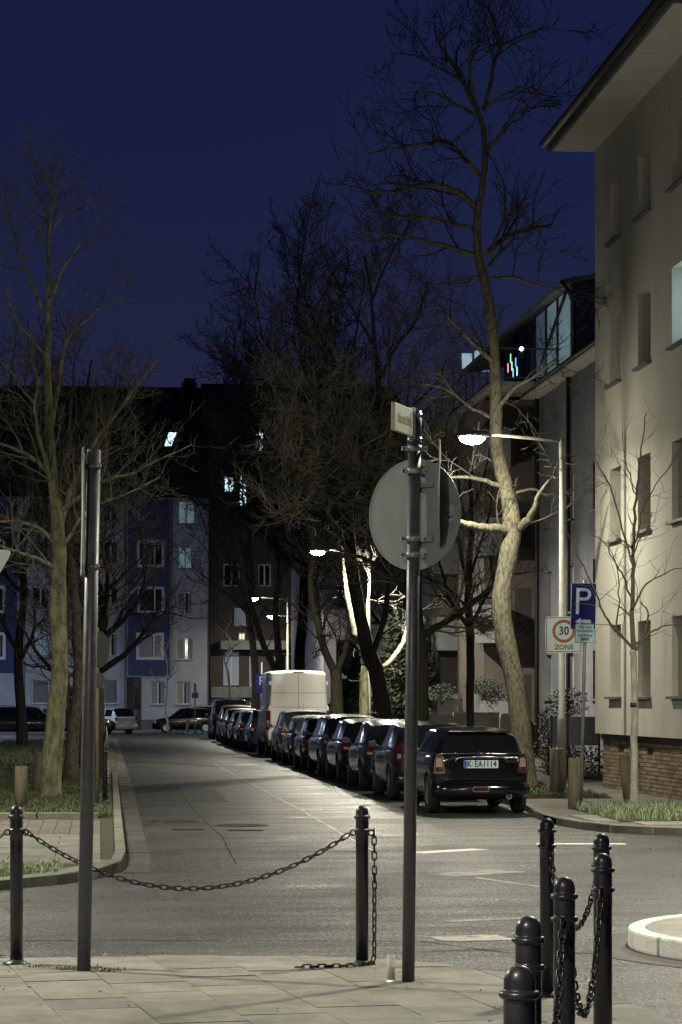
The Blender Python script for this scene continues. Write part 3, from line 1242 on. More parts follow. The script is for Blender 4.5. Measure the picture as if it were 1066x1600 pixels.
# second round sign edge on
q = W(687, 772, 14.6) - pb + Vector((.0, -.02, 0))
mb = MB()
mb.prism(ngon(.315, 48), -.0015, .0015)
d2 = mb.build('edge_on_sign', M_GALV, t, q)
d2.rotation_euler = (0, R(4.0), R(81))
mb = MB()
ring_prism(mb, ngon(.317, 48), ngon(.309, 48), -.002, .006)
mb.build('sign_rim', M_GALV, d2)
mb = MB()
mb.box(.03, .16, -.006, .006, -.012, .012)
q1 = top * ((1533 - 842) / (1533 - 642))
mb.build('bracket', M_GALV, t, q1 + Vector((.01, .02, -.004)))
q1 = top * ((1533 - 736) / (1533 - 642))
mb = MB()
mb.box(.03, .16, -.006, .006, -.012, .012)
mb.box(.12, .17, -.006, .03, -.02, .03)
mb.build('bracket', M_GALV, t, q1 + Vector((.01, .02, .02)))
# street name sign, double sided, projecting towards the camera
q = top * ((1533 - 662) / (1533 - 642))
mb = MB()
mb.box(-.72, -.045, -.011, .011, -.082, .075)
ns = mb.build('street_name_sign', mat('name_sign', (.50, .52, .38), .5, col2=(.44, .46, .34), scale=20), t, q)
bevel_obj(ns, .004, 2)
ns.rotation_euler = (R(1.0), R(-2.5), R(73))
mb = MB()
rg = random.Random(8)
for i in range(11):
    x = -.62 + i * .042
    hh = .022 if i in (1, 6, 7, 9) else .012
    mb.box(x, x + .010, -.0126, -.0118, -.03, -.03 + hh + .03)
    if i % 3:
        mb.box(x + .010, x + .030, -.0126, -.0118, -.03, -.022)
    if i % 2:
        mb.box(x + .010, x + .030, -.0126, -.0118, -.004, .004)
mb.build('faded_lettering', mat('faded_print', (.16, .17, .13), .6), ns, kind='stuff')
mb = MB()
mb.box(-.12, -.05, -.016, .016, -.095, .088)
bk = mb.build('holder', mat('blue_steel'), t, q)
bk.rotation_euler = ns.rotation_euler

# yield sign at the far left edge, seen from behind
p0 = W(-45, 950, 19)
t = empty('yield_sign', (p0.x, p0.y, 0), label='pale triangular sign corner at the left edge', cat='traffic sign')
c = W(-45, 908, 19)
tri = [(-.45, .26), (.45, .26), (0, -.52)]
pts = []
for i in range(3):
    a = Vector(tri[i])
    for s in (-1, 1):
        o_ = Vector(tri[(i + s) % 3])
        pts.append(tuple(a + (o_ - a).normalized() * .05))
order = [pts[0], pts[1], pts[2], pts[3], pts[4], pts[5]]
mb = MB()
# corners rounded with mid points
rp = []
for i in range(3):
    a = Vector(tri[i])
    p1 = a + (Vector(tri[(i - 1) % 3]) - a).normalized() * .06
    p2 = a + (Vector(tri[(i + 1) % 3]) - a).normalized() * .06
    for s in (0, .25, .5, .75, 1):
        rp.append(tuple((p1 * (1 - s) ** 2 + a * 2 * s * (1 - s) + p2 * s * s)))
mb.prism(rp[::-1], -.0015, .0015)
ob = mb.build('sign_plate', mat('pale_back', (.6, .62, .62), .5), t, (0, 0, c.z))
ob.location = (-.13, 0, c.z - .02)
MB().tube([(-.0, .03, 0), (-.0, .03, c.z + .3)], .03, 12).build('post', M_POLE, t)

# plastic cup with yellow drink
cp = G(611, 1533, PZ)
t = empty('drinking_cup', (cp.x, cp.y, PZ), label='clear cup half full of yellow drink beside the sign pole', cat='cup')
gl = mat('cup_plastic', (.9, .93, .9), .08)
b_ = gl.node_tree.nodes['Principled BSDF']
b_.inputs['Alpha'].default_value = .28
mb = MB()
pr = [(.0235, .002), (.0245, .004), (.0275, .157), (.0270, .157), (.0240, .006), (.001, .006)]
mb.lathe(pr, 24)
mb.build('cup', gl, t)
mb = MB()
mb.lathe([(.0005, .008), (.0235, .008), (.0250, .088), (.0005, .088)], 24)
mb.build('drink', mat('beer', (.52, .46, .20), .2, spec=.6), t)

# =================================================================== CREAM HOUSE (right)
CX = 9.75
FARD = CX * F / (930 - 155)
fy = FARD * 1.0
# world y of the far corner: from pixel column 930 on plane X=CX
d_ = CX / (SY + (930 - 533) / F * CY)
y_far = d_ * CY - (930 - 533) / F * d_ * SY


def y_on(px, X):
    d = X / (SY + (px - 533) / F * CY)
    return d * CY - (px - 533) / F * d * SY


y_near = y_on(1055, CX - .85) + .9
HL = y_far - y_near
house = empty('cream_house', (CX, y_far, 0), R(-90), label='cream rendered corner house on a brick base with wide eaves', cat='house')
# local: x towards the camera along the wall, y into the building, z up
EAVE = CAMZ + (HOR - 236) / F * d_


def facade(parent, name, L, z0, z1, openings, th, material, y0=0.0):
    xs = sorted(set([0, L] + [o[0] for o in openings] + [o[1] for o in openings]))
    zs = sorted(set([z0, z1] + [o[2] for o in openings] + [o[3] for o in openings]))
    mb = MB()
    for j in range(len(zs) - 1):
        i = 0
        while i < len(xs) - 1:
            zc = (zs[j] + zs[j + 1]) / 2

            def hole(i):
                xc = (xs[i] + xs[i + 1]) / 2
                return any(o[0] < xc < o[1] and o[2] < zc < o[3] for o in openings)
            if hole(i):
                i += 1
                continue
            k = i
            while k + 1 < len(xs) - 1 and not hole(k + 1):
                k += 1
            mb.box(xs[i], xs[k + 1], y0, y0 + th, zs[j], zs[j + 1])
            i = k + 1
    return mb.build(name, material, parent)


_wcache = {}


def window(parent, o, y, sillm=M_SILL, framem=M_FRAMEW, pane=M_GLASSD, mull=1, sill=True, fw=.06, sill_out=.10, recess=.16, curtain=None, label=None):
    x0, x1, z0, z1 = o
    w, h = x1 - x0, z1 - z0
    key = (round(w, 2), round(h, 2), mull, fw, framem.name)
    if key not in _wcache:
        mb = MB()
        ring_prism(mb, [(0, 0), (w, 0), (w, h), (0, h)], [(fw, fw), (w - fw, fw), (w - fw, h - fw), (fw, h - fw)], 0, .05)
        for k in range(1, mull + 1):
            xm = w * k / (mull + 1)
            mb.box(xm - fw * .6, xm + fw * .6, -.002, .052, fw, h - fw)
        _wcache[key] = (mb.mesh('frame', framem), {})
    fm, pc = _wcache[key]
    win = link_mesh('window', fm, parent, (x0, y + recess, z0))
    if label:
        win['label'] = label
    if pane.name not in pc:
        pc[pane.name] = MB().box(fw * .8, w - fw * .8, .02, .03, fw * .8, h - fw * .8).mesh('pane', pane)
    link_mesh('pane', pc[pane.name], win)
    if curtain:
        ck = 'cur' + curtain.name
        if ck not in pc:
            mb = MB()
            mb.box(fw, w * .45, .012, .018, fw, h - fw)
            mb.box(w * .7, w - fw, .012, .018, fw, h - fw)
            pc[ck] = mb.mesh('curtain', curtain)
        link_mesh('curtain', pc[ck], win)
    if sill:
        if 'sill' + sillm.name not in pc:
            pc['sill' + sillm.name] = MB().box(-.06, w + .06, -recess - sill_out, .0, -.05, -.004).mesh('sill', sillm)
        link_mesh('sill', pc['sill' + sillm.name], win)
    return win


PL = 1.06
cols = [(y_far - y_on(a, CX), y_far - y_on(a, CX) + w) for a, w in ((953, 1.02), (997, 1.05), (1050, 1.15))]
cols.append((cols[-1][0] + 2.6, cols[-1][0] + 3.7))
ops = []
sillz = [1.88, 4.86, 7.84, 10.55]
for i, s in enumerate(sillz):
    for c in cols:
        ops.append((c[0], c[1], s, s + (1.36 if i < 3 else 1.15)))
ops = [o for o in ops if o[3] < EAVE - .2 and o[1] < HL - .1]
facade(house, 'wall', HL, PL + .10, EAVE, ops, .38, M_CREAM)
# remaining outer walls
mb = MB()
mb.box(0, .25, .38, 9.8, PL + .1, EAVE)
mb.box(HL - .25, HL, .38, 9.8, PL + .1, EAVE)
mb.box(.25, HL - .25, 9.5, 9.8, PL + .1, EAVE)
mb.build('wall', M_CREAM, house)
for i, o in enumerate(ops):
    lit = abs(o[0] - cols[2][0]) < .01 and abs(o[2] - 7.84) < .01
    window(house, o, 0, mull=1, recess=.29, pane=M_LIT if lit else M_GLASSD, framem=M_FRAMEW)
# dark band and brick plinth
MB().box(.06, HL - .06, .10, .3, PL - .02, PL + .10).build('base_band', M_DARKT, house)
MB().box(.12, HL - .12, .16, 9.6, -.05, PL - .02).build('plinth_core', M_MORTAR, house)
rows = 13
rh = (PL - .12) / rows
groups = [MB(), MB(), MB()]
rg = random.Random(11)
vents = [(c[0] + .1, c[0] + .75) for c in cols[:3]]
for r in range(rows):
    x = .1 - (.125 if r % 2 else 0)
    while x < HL - .1:
        x0, x1 = max(x + .006, .1), min(x + .244, HL - .1)
        z0 = .1 + r * rh
        if x1 - x0 > .03:
            mid = (x0 + x1) / 2
            isvent = any(v[0] < mid < v[1] for v in vents)
            dy = rg.uniform(0, .006)
            if isvent and 5 <= r <= 11:
                dy = .09 * (1 if r > 9 else .0) + dy
                if r > 9:
                    x += .25
                    continue
            groups[rg.choice([0, 0, 1, 1, 2])].box(x0, x1, .13 + dy, .17, z0 + .005, z0 + rh - .006)
        x += .25
for g, m in zip(groups, M_BRICK):
    g.build('bricks', m, house, kind='stuff')
mb = MB()
for v in vents:
    mb.box(v[0], v[1], .158, .163, .1 + 10 * rh, .1 + 12 * rh - .02)
mb.build('cellar_opening', M_DARKT, house)
# eaves: soffit, fascia, gutter, hipped roof
OV = .86
mb = MB()
mb.box(-.10, HL + OV, -OV, .0, EAVE, EAVE + .08)
mb.box(HL, HL + OV, 0, 10.6, EAVE + .001, EAVE + .081)
mb.build('soffit', M_SOFFIT, house)
mb = MB()
mb.box(-.14, HL + OV + .06, -OV - .06, -OV, EAVE - .02, EAVE + .20)
mb.box(HL + OV, HL + OV + .06, -OV, 10.6, EAVE - .021, EAVE + .199)
mb.build('fascia', M_ROW, house)
mb = MB()
mb.tube([(-.25, -OV - .12, EAVE + .17), (HL + OV + .15, -OV - .12, EAVE + .17)], .085, 12)
mb.tube([(HL + OV + .12, -OV - .1, EAVE + .17), (HL + OV + .12, 10.6, EAVE + .17)], .085, 12)
mb.build('gutter', M_DARKT, house)
mb = MB()
v = [(-.14, -OV - .05, EAVE + .2), (HL + OV + .05, -OV - .05, EAVE + .2), (HL + OV + .05, 10.6, EAVE + .2), (-.14, 10.6, EAVE + .2), (-.14, 4.6, EAVE + 4.2), (HL - 4, 4.6, EAVE + 4.2)]
mb.v = v
for f in ((0, 1, 5, 4), (1, 2, 5), (2, 3, 4, 5), (3, 0, 4), (3, 2, 1, 0)):
    mb._face(list(f))
mb.build('roof', M_ROOF, house)

# =================================================================== ROW HOUSE with balconies (beyond the cream house)
FX = 13.2
RY0, RY1 = 53.0, 91.0
row = empty('row_house', (FX, RY1, 0), R(-90), label='grey rendered row house with dark balcony bays and roof terrace', cat='house')
RL = RY1 - RY0


def rx(y):
    return RY1 - y


RH = 10.9
ops = []
wy = [y_on(857, FX), y_on(857, FX) - 3.4, y_on(857, FX) - 7.2, y_on(857, FX) - 11]
for i, s in enumerate((1.85, 4.30, 6.9)):
    for y in wy:
        ops.append((rx(y) - .5, rx(y) + .5, s, s + 1.3))
for i, s in enumerate((1.85, 4.30, 6.9)):
    ops.append((rx(y_on(716, FX)) - .6, rx(y_on(716, FX)) + .6, s, s + 1.3))
    ops.append((rx(y_on(752, FX)) - .5, rx(y_on(752, FX)) + .5, s, s + 1.9))
facade(row, 'wall', RL, 0, RH, ops, .3, M_ROW)
for o in ops:
    window(row, o, 0, mull=1, recess=.18, framem=M_FRAMEW, pane=M_GLASSD)
mb = MB()
mb.box(0, .25, .3, 10, 0, RH)
mb.box(RL - .25, RL, .3, 10, 0, RH)
mb.build('wall', M_ROW, row)
# lower eave
mb = MB()
mb.box(-.1, RL, -.45, .3, RH, RH + .12)
mb.build('eave', M_SOFFIT, row)
MB().tube([(-.1, -.5, RH + .14), (RL, -.5, RH + .14)], .08, 10).build('gutter', M_DARKT, row)
# bay one and bay two
for (by0, by1, bx) in ((74.5, 80.0, 11.55), (96 - 10.5, 90.5, 11.75)):
    mb = MB()
    mb.box(rx(by1), rx(by0), bx - FX, -.002, 0, RH - .02)
    bay = mb.build('bay', M_BROWN, row)
    for s in range(4):
        z = .3 + 2.6 * s
        MB().box(rx(by0) - .3, rx(by0) + 1.2, bx - FX - .28, bx - FX + .62, z + .62, z + 1.75).build('balcony_box', mat('balcony_grey', (.16, .16, .17), .7, col2=(.12, .12, .13), scale=2, world_co=True), row)
        MB().box(rx(by0) - .001, rx(by0) + .004, bx - FX + .95, bx - FX + 1.45, z + .9, z + 2.3).build('door_recess', M_DARKT, row)
# drainpipes
for y in (74.3, 69.2, 91.2 - .4):
    MB().tube([(rx(y), -.08, 0), (rx(y), -.08, RH)], .06, 8).build('drainpipe', M_DARKT, row)
# terrace with railing
TZ = 11.0
mb = MB()
mb.box(rx(90), rx(72.0), 11.4 - FX, -.01, TZ, TZ + .12)
mb.build('terrace_slab', M_CONC, row)
ra = empty('terrace_railing', (0, 0, 0))
ra.parent = row
xr = rx(72.0)
y0, y1 = 11.45 - FX, -.02
for z in (TZ + .2, TZ + 1.05):
    MB().box(xr - .04, xr, y0, 1.2, z, z + .05).build('rail', M_DARKT, ra)
    MB().box(rx(90), xr, y0, y0 + .04, z + .001, z + .051).build('rail', M_DARKT, ra)
for k in range(9):
    yy = y0 + k * .37
    w = .035 if k % 3 == 0 else .012
    MB().box(xr - .03, xr - .03 + w, yy, yy + w, TZ + .12, TZ + 1.05).build('baluster', M_DARKT, ra)
for k in range(12):
    MB().box(xr - 1.4 - k * 1.4, xr - 1.36 - k * 1.4, y0, y0 + .04, TZ + .12, TZ + 1.05).build('baluster', M_DARKT, ra)
# penthouse: lit glazing along the terrace under a mono pitch roof
ph0, ph1 = 70.2, 90.0
EZ = 13.55
mb = MB()
mb.box(rx(ph0) - .25, rx(ph0), .22, 3.5, RH + .12, EZ + .35)
mb.build('zinc_wall', mat('zinc', (.075, .08, .13), .45, .4, col2=(.06, .065, .10), scale=2), row)
seams = MB()
for k in range(6):
    seams.box(rx(ph0), rx(ph0) + .02, .3 + k * .4, .32 + k * .4, RH + .12, EZ + .34)
seams.build('zinc_seam', MATS['zinc'], row)
mb = MB()
v = [(rx(ph1), -.1, EZ + .1), (rx(ph0) + .15, -.1, EZ + .1), (rx(ph0) + .15, 4, EZ + .9), (rx(ph1), 4, EZ + .9)]
mb.v = v + [(a, b, c + .14) for a, b, c in v]
for f in ((3, 2, 1, 0), (4, 5, 6, 7), (0, 1, 5, 4), (1, 2, 6, 5), (2, 3, 7, 6), (3, 0, 4, 7)):
    mb._face(list(f))
mb.build('roof', M_CONC, row)
MB().tube([(rx(ph0) + .12, -.12, EZ + .2), (rx(ph0) + .2, .1, EZ - .1), (rx(ph0) + .12, .24, EZ - .35), (rx(ph0) + .12, .24, RH)], .06, 8).build('drainpipe', M_DARKT, row)
MB().tube([(rx(ph0 + 4.4), .12, TZ + 1.0), (rx(ph0 + .3), .12, EZ)], .05, 6).build('brace', M_DARKT, row)
n = 6
for k in range(n):
    xa, xb = rx(ph0) - .3 - (k + 1) * 1.9, rx(ph0) - .35 - k * 1.9
    m = [M_LIT2, M_LIT2, M_LITDIM, M_DARKT, M_DARKT, M_DARKT][k]
    g = MB().box(xa + .05, xb - .05, .24, .26, TZ + .14, EZ + .08).build('glazing', m, row)
    MB().box(xa - .03, xa + .05, .18, .27, TZ + .14, EZ + .08).build('glazing_bar', M_DARKT, row)
# sheets of light at the end of the terrace, seen through branches
for (x0, x1, y0_, y1_) in ((722, 738, 552, 576), (742, 764, 548, 580), (768, 782, 552, 578)):
    a, b_ = W(x0, y1_, 92.5), W(x1, y0_, 92.5)
    mb = MB()
    mb.box(0, b_.x - a.x, 0, .05, 0, b_.z - a.z)
    lw = mb.build('lit_window', mat('lit_terrace', (.4, .5, .5), .5, emit=(.5, .7, .8), estr=.22, col2=(.1, .1, .1)), None, a)
    M_ = row.matrix_world.inverted()
    lw.parent = row
    lw.matrix_parent_inverse = (Matrix.Translation(row.location) @ Matrix.Rotation(R(-90), 4, 'Z')).inverted()
# little lantern on the terrace railing
lp = W(815, 545, 71.8)
t = empty('lantern', lp, label='small cold bright lamp on the roof terrace railing', cat='lamp')
MB().sphere((0, 0, 0), .05, 10, 8).build('bulb', mat('cold_bulb', (1, 1, 1), .4, emit=(.55, .8, 1), estr=30), t)
MB().tube([(0, 0, -.25), (0, 0, -.05)], .03, 8).build('holder', M_DARKT, t)
# small festive lights
for i, (x, y, c) in enumerate(((798, 560, (.2, .8, .35)), (800, 572, (.25, .85, .5)), (806, 566, (.2, .4, 1)), (794, 575, (.9, .3, .4)), (802, 583, (.3, .5, 1)), (808, 580, (.5, .9, .7)))):
    p = W(x, y, 78)
    MB().box(-.014, .014, -.014, .014, -.14, .14).build('fairy_light', mat('fairy%d' % i, (.3, .3, .3), .5, emit=c, estr=.7), None, p,
                                                   label=['short green light strip on the roof terrace', 'lower green light strip on the roof terrace', 'blue light strip under the cold lamp', 'pinkish light strip on the roof terrace', 'lowest blue light strip on the terrace', 'pale green light strip right of the others'][i],
                                                   cat='light strip', group='coloured light strips on the terrace')
# garden walls and planters
wl = empty('garden_wall', (0, 0, 0), label='low pale panel wall between tree and parked cars', cat='wall')
a = G(706, 1182, .1)
for x0, x1, yt, yb, m in ((664, 708, 1115, 1141, 'low_pale'), (709, 781, 1113, 1143, 'low_pale'), (783, 800, 1115, 1131, 'low_pale')):
    A, B = W(x0, yb, 66), W(x1, yt, 66)
    MB().box(0, B.x - A.x, 0, .12, -A.z + .1 + (0 if x0 < 782 else .6), B.z - A.z).build('panel', mat('low_pale', (.34, .31, .28), .85, col2=(.28, .26, .24), scale=3, world_co=True), wl, A)
t = empty('garden_fence', (0, 0, 0), label='dark grey garden fence behind the lamp post', cat='fence')
A, B = W(862, 1165, 56), W(938, 1120, 56)
for k in range(3):
    w = (B.x - A.x) / 3
    MB().box(k * w + .01, (k + 1) * w - .01, 0, .04, 0, B.z - A.z).build('panel', mat('fence_grey', (.10, .10, .115), .7), t, A)
    MB().box(k * w - .02, k * w + .02, -.02, .06, .1 - A.z, B.z - A.z + .04).build('post', M_DARKT, t, A)
MB().box(3 * w - .02, 3 * w + .02, -.02, .06, .1 - A.z, B.z - A.z + .04).build('post', M_DARKT, t, A)


# bushes and conifers: leaf clumps
def bush(name, c, r, n, material, label, cat, seed, leaf=.05, conical=False, group=None):
    rg = random.Random(seed)
    t = empty(name, (c[0], c[1], c[2]), label=label, cat=cat, group=group)
    mb = MB()
    for i in range(n):
        while True:
            p = Vector((rg.uniform(-1, 1), rg.uniform(-1, 1), rg.uniform(0, 1)))
            if conical:
                if math.hypot(p.x, p.y) < (1 - p.z) * (.75 + .25 * math.sin(p.z * 28 + p.x * 3)):
                    break
            else:
                q = Vector((p.x, p.y, p.z * 2 - 1))
                if .35 < q.length < 1 + .25 * nz(p.x * 3 + seed, p.y * 3 + p.z * 4):
                    break
        q = Vector((p.x * r[0], p.y * r[1], p.z * r[2]))
        d = Vector((rg.gauss(0, 1), rg.gauss(0, 1), rg.gauss(0, .7))).normalized()
        if conical:
            d = (Vector((p.x, p.y, -.25)) + d * .4).normalized()
        s = d.orthogonal().normalized() * leaf * rg.uniform(.25, .5)
        e = d * leaf * rg.uniform(.8, 1.6)
        b = len(mb.v)
        mb.v += [tuple(q), tuple(q + e * .5 + s), tuple(q + e), tuple(q + e * .5 - s)]
        mb._face([b, b + 1, b + 2, b + 3])
    mb.build('foliage', material, t, kind='stuff')
    MB().tube([(0, 0, -.02), (0, 0, r[2] * .6)], [.05, .02], 6).build('stem', M_BARKD, t)
    return t


M_LEAFD = mat('dark_leaves', (.018, .026, .012), .6, col2=(.03, .04, .018), scale=5, world_co=True)
M_CONI = mat('conifer_needles', (.025, .04, .022), .6, col2=(.04, .055, .03), scale=3, world_co=True)
bush('shrub', (W(857, 1140, 57).x, W(857, 1140, 57).y, .1), (.32, .32, 1.6), 1400, M_LEAFD, 'dark glossy shrub between big trunk and lamp post', 'shrub', 1)
bush('shrub', (W(905, 1140, 53).x, W(905, 1140, 53).y, .1), (.9, .4, .75), 1600, M_LEAFD, 'low dark shrub under the grey garden fence', 'shrub', 2)
bush('shrub', (W(888, 1140, 60).x, W(888, 1140, 60).y, 1.35), (.5, .4, .8), 900, M_LEAFD, 'dark balcony plant behind the lamp post', 'plant', 3)
bush('potted_plant', (W(756, 1078, 74).x, W(756, 1078, 74).y, W(756, 1088, 74).z), (.55, .4, .55), 1100, M_LEAFD, 'dark potted plant on balcony left of big trunk', 'plant', 4)
bush('potted_plant', (W(752, 980, 74).x, W(752, 980, 74).y, W(752, 985, 74).z), (.4, .3, .45), 800, M_LEAFD, 'dark potted plant on upper balcony', 'plant', 5)
bush('potted_plant', (W(690, 1090, 80).x, W(690, 1090, 80).y, W(690, 1100, 80).z), (.5, .4, .7), 900, M_LEAFD, 'dark potted plant right of the sign pole', 'plant', 6)
for i, (px, d, h, rr, lb) in enumerate(((622, 84, 5.6, 1.5, 'tall dark conifer just left of the sign pole'), (552, 96, 4.2, 1.4, 'dark conifer right of the white van'), (668, 88, 4.6, 1.3, 'dark conifer right of the sign pole'), (590, 92, 3.4, 1.2, 'small dark conifer behind the dark forked tree'))):
    p = W(px, 1150, d)
    bush('conifer', (p.x, p.y, .1), (rr, rr, h), 5000, M_CONI, lb, 'conifer', 20 + i, .22, True, 'dark conifers in the front gardens')

# pale end wall of a house further down
pw = W(590, 1100, 118)
hs = empty('pale_house', (10.6, 118, 0), 0, label='pale house end wall behind the dark forked tree', cat='house')
ops = [(.6, 1.5, 3.4, 4.7), (.6, 1.5, 6.2, 7.5), (3.6, 4.5, 3.4, 4.7), (3.6, 4.5, 6.2, 7.5)]
facade(hs, 'wall', 9, 0, 9.4, ops, .3, mat('mauve_render', (.24, .23, .27), .9, col2=(.2, .19, .23), scale=1, world_co=True))
for o in ops:
    window(hs, o, 0, mull=0)
MB().box(0, .3, .3, 20, 0, 9.4).build('wall', MATS['mauve_render'], hs)
MB().prism([(-.4, 9.4), (9.4, 9.4), (4.5, 12.8)], -.3, 20).build('roof', M_ROOF, hs)

# =================================================================== BLUE / WHITE HOUSE at the end
D0 = 146.0
k0 = F / D0


def bx(px):
    return W(px, 1100, D0).x


def bz(py):
    return CAMZ + (HOR - py) / k0


BY = D0 * 1.0 + 0.2
X0 = bx(-120)
blue = empty('blue_house', (X0, BY, 0), 0, label='white apartment house with blue bays closing the street', cat='house')


def ox(x0, x1, y0, y1):
    return (bx(x0) - X0, bx(x1) - X0, bz(y1), bz(y0))


WH = bz(778)
XR = bx(327) - X0
ops = []
litset = {}


def add(x0, x1, y0, y1, pane=M_GLASSD, curtain=None, mull=1):
    o = ox(x0, x1, y0, y1)
    ops.append(o)
    litset[len(ops) - 1] = (pane, curtain, mull)


M_SHUT = mat('roller_shutter', (.17, .17, .165), .7)
add(51, 77, 988, 1024, M_LITDIM)
add(161, 185, 989, 1026, M_GLASSD, M_CURT)
add(50, 78, 1061, 1100, M_SHUT, None, 0)
add(161, 185, 1061, 1100, M_SHUT, None, 0)
add(236, 258, 1064, 1101, M_GLASSD, M_CURT)
add(276, 298, 1065, 1101, M_GLASSD, M_CURT)
add(276, 301, 996, 1031, M_GLASSD, M_CURT)
add(277, 301, 925, 960, M_GLASSD, M_CURT)
add(278, 301, 855, 889, M_LIT2)
add(278, 305, 783, 819, M_LIT2)
for y in (918, 846, 775 + 4):
    add(51, 77, y, y + 36)
    add(161, 185, y, y + 36)
add(-60, -34, 988, 1024)
add(-60, -34, 1061, 1100)
door = ox(198, 221, 1058, 1141)
facade(blue, 'wall', XR, bz(1143) + .7, WH, ops + [(door[0], door[1], 0, door[3])], .35, M_WHITEW)
for i, o in enumerate(ops):
    pane, cur, mull = litset[i]
    window(blue, o, 0, mull=mull, pane=pane, curtain=cur, recess=.12, sillm=M_CONC, fw=.07)
xs = [0, door[0], door[1], XR]
MB().box(0, door[0], -.03, .35, -.05, bz(1143) + .698).build('plinth', M_PLINTH, blue)
MB().box(door[1], XR, -.03, .35, -.05, bz(1143) + .698).build('plinth', M_PLINTH, blue)
dr = MB().box(door[0] + .35, door[1], .2, .27, .1, door[3]).build('door', mat('brown_door', (.10, .065, .055), .5), blue)
MB().box(door[0] + .45, door[1] - .1, .19, .2, 1.3, door[3] - .3).build('door_pane', M_GLASSD, dr)
MB().box(door[1] - .35, door[1] - .3, .14, .2, 1.0, 1.2).build('handle', M_GALV, dr)
MB().box(door[0], door[0] + .35, .1, .3, 0, door[3]).build('door_side', M_DARKT, blue)
# blue bays (project 25 cm)
for (x0, x1, ybot) in ((200, 265.5, 1055), (-45, 26.5, 1051)):
    a, b_ = bx(x0) - X0, bx(x1) - X0
    bw = []
    wo = [(215, 254, 991, 1029), (217, 255, 919, 957), (216, 255, 846, 885)]
    if x0 < 0:
        wo = [(-30, 8, 991, 1029), (-30, 8, 919, 957), (-30, 8, 846, 885)]
    o2 = [(p[0] - a, p[1] - a, p[2], p[3]) for p in (ox(*w) for w in wo)]
    be = empty('blue_bay', (a, -.26, 0))
    be.parent = blue
    facade(be, 'bay_wall', b_ - a, bz(ybot), WH - .02, o2, .25, M_BLUEW)
    for i, o in enumerate(o2):
        w = link_mesh('window', MB().box(0, .01, 0, .01, 0, .01).mesh('x', M_FRAMEW), be)
        bpy.data.objects.remove(w)
        mb = MB()
        ww, hh = o[1] - o[0], o[3] - o[2]
        ring_prism(mb, [(-.08, -.08), (ww + .08, -.08), (ww + .08, hh + .08), (-.08, hh + .08)], [(.09, .09), (ww - .09, .09), (ww - .09, hh - .09), (.09, hh - .09)], -.03, .06)
        mb.box(ww * .62, ww * .62 + .09, -.01, .058, .09, hh - .09)
        win = mb.build('window', M_FRAMEW, be, (o[0], 0, o[2]))
        mb = MB()
        mb.box(.05, ww - .05, .03, .04, .05, hh - .05)
        if i == 0:
            mb.cur = 1
            mb.box(.1, ww * .58, .02, .026, .1, hh - .1)
            mb.box(ww * .68, ww * .85, .02, .026, .1, hh - .1)
        mb.mesh
        o_ = mb.build('frame', [M_GLASSD, M_CURT], be, (o[0], 0, o[2]))
        o_.name = 'pane'
for px in (195, 38.5, 327.5):
    MB().tube([(bx(px) - X0, -.1, .05), (bx(px) - X0, -.1, WH)], .05, 8).build('drainpipe', M_GALV if px < 320 else M_DARKT, blue)
# dark tiled roof
mb = MB()
XL = 0
zr = CAMZ + (HOR - 606) * (BY + 8) / F
v = [(XL, -.5, WH), (XR + .2, -.5, WH), (XR + .2, 8, zr), (XL, 8, zr), (XR + .2, 16, WH), (XL, 16, WH)]
mb.v = v
for f in ((0, 1, 2, 3), (3, 2, 4, 5), (1, 4, 2), (0, 3, 5), (5, 4, 1, 0)):
    mb._face(list(f))
mb.build('roof', M_ROOF, blue)


def on_roof(px, py):
    # point on the front slope of the roof for a photo pixel
    for i in range(400):
        d = D0 + i * .03
        p = W(px, py, d)
        s = (p.y - (BY - .5)) / 8.5
        if CAMZ + (HOR - py) / F * d <= WH + (zr - WH) * s:
            return p
    return W(px, py, D0 + 4)


sk = [on_roof(257, 697), on_roof(268, 697), on_roof(276, 676), on_roof(264, 676)]
mb = MB()
mb.v = [(p.x - X0, p.y - BY - .05, p.z) for p in sk]
mb._face([0, 1, 2, 3])
mb.build('skylight', M_LIT, blue)

# ---- brick house right of it
hx0 = bx(328)
brick = empty('brick_house', (hx0, BY + .4, 0), 0, label='tall dark brick house with garages behind the white van', cat='house')


def ob(x0, x1, y0, y1):
    return (bx(x0) - hx0, bx(x1) - hx0, bz(y1), bz(y0))


WL = bx(640) - hx0
ops = [ob(350, 375, 1018, 1070), ob(391, 400, 1018, 1074), ob(350, 368, 742, 768), ob(374, 388, 740, 790), ob(394, 401, 744, 766),
       ob(367, 393, 949, 977), ob(374, 385, 988, 1000), ob(391, 401, 1090, 1108), ob(350, 376, 880, 915), ob(405, 425, 880, 915), ob(430, 470, 1020, 1060),
       ob(470, 485, 968, 1010)]
gar = [ob(330, 345, 1092, 1141), ob(357, 376, 1092, 1141)]
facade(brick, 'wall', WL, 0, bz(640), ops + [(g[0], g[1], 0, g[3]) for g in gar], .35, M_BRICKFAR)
panes = [M_LITDIM, M_LITDIM, M_LIT, M_LIT, M_LIT, M_LITDIM, mat('warm_window', (.5, .5, .3), .5, emit=(1, .9, .5), estr=.9), M_LITDIM, M_GLASSD, M_GLASSD, M_GLASSD, M_LITDIM]
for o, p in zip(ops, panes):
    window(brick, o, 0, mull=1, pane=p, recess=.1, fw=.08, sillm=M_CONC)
for i in range(4):
    z = ob(391, 400, 1018, 1074)
    MB().box(z[0], z[1], .08, .1, z[2] + i * .5 + .3, z[2] + i * .5 + .36).build('glazing_bar', M_FRAMEW, brick)
for g in gar:
    MB().box(g[0], g[1], .2, .25, 0, g[3]).build('garage_door', mat('garage_white', (.45, .45, .43), .6), brick)
a = ob(328, 398, 1073, 1090)
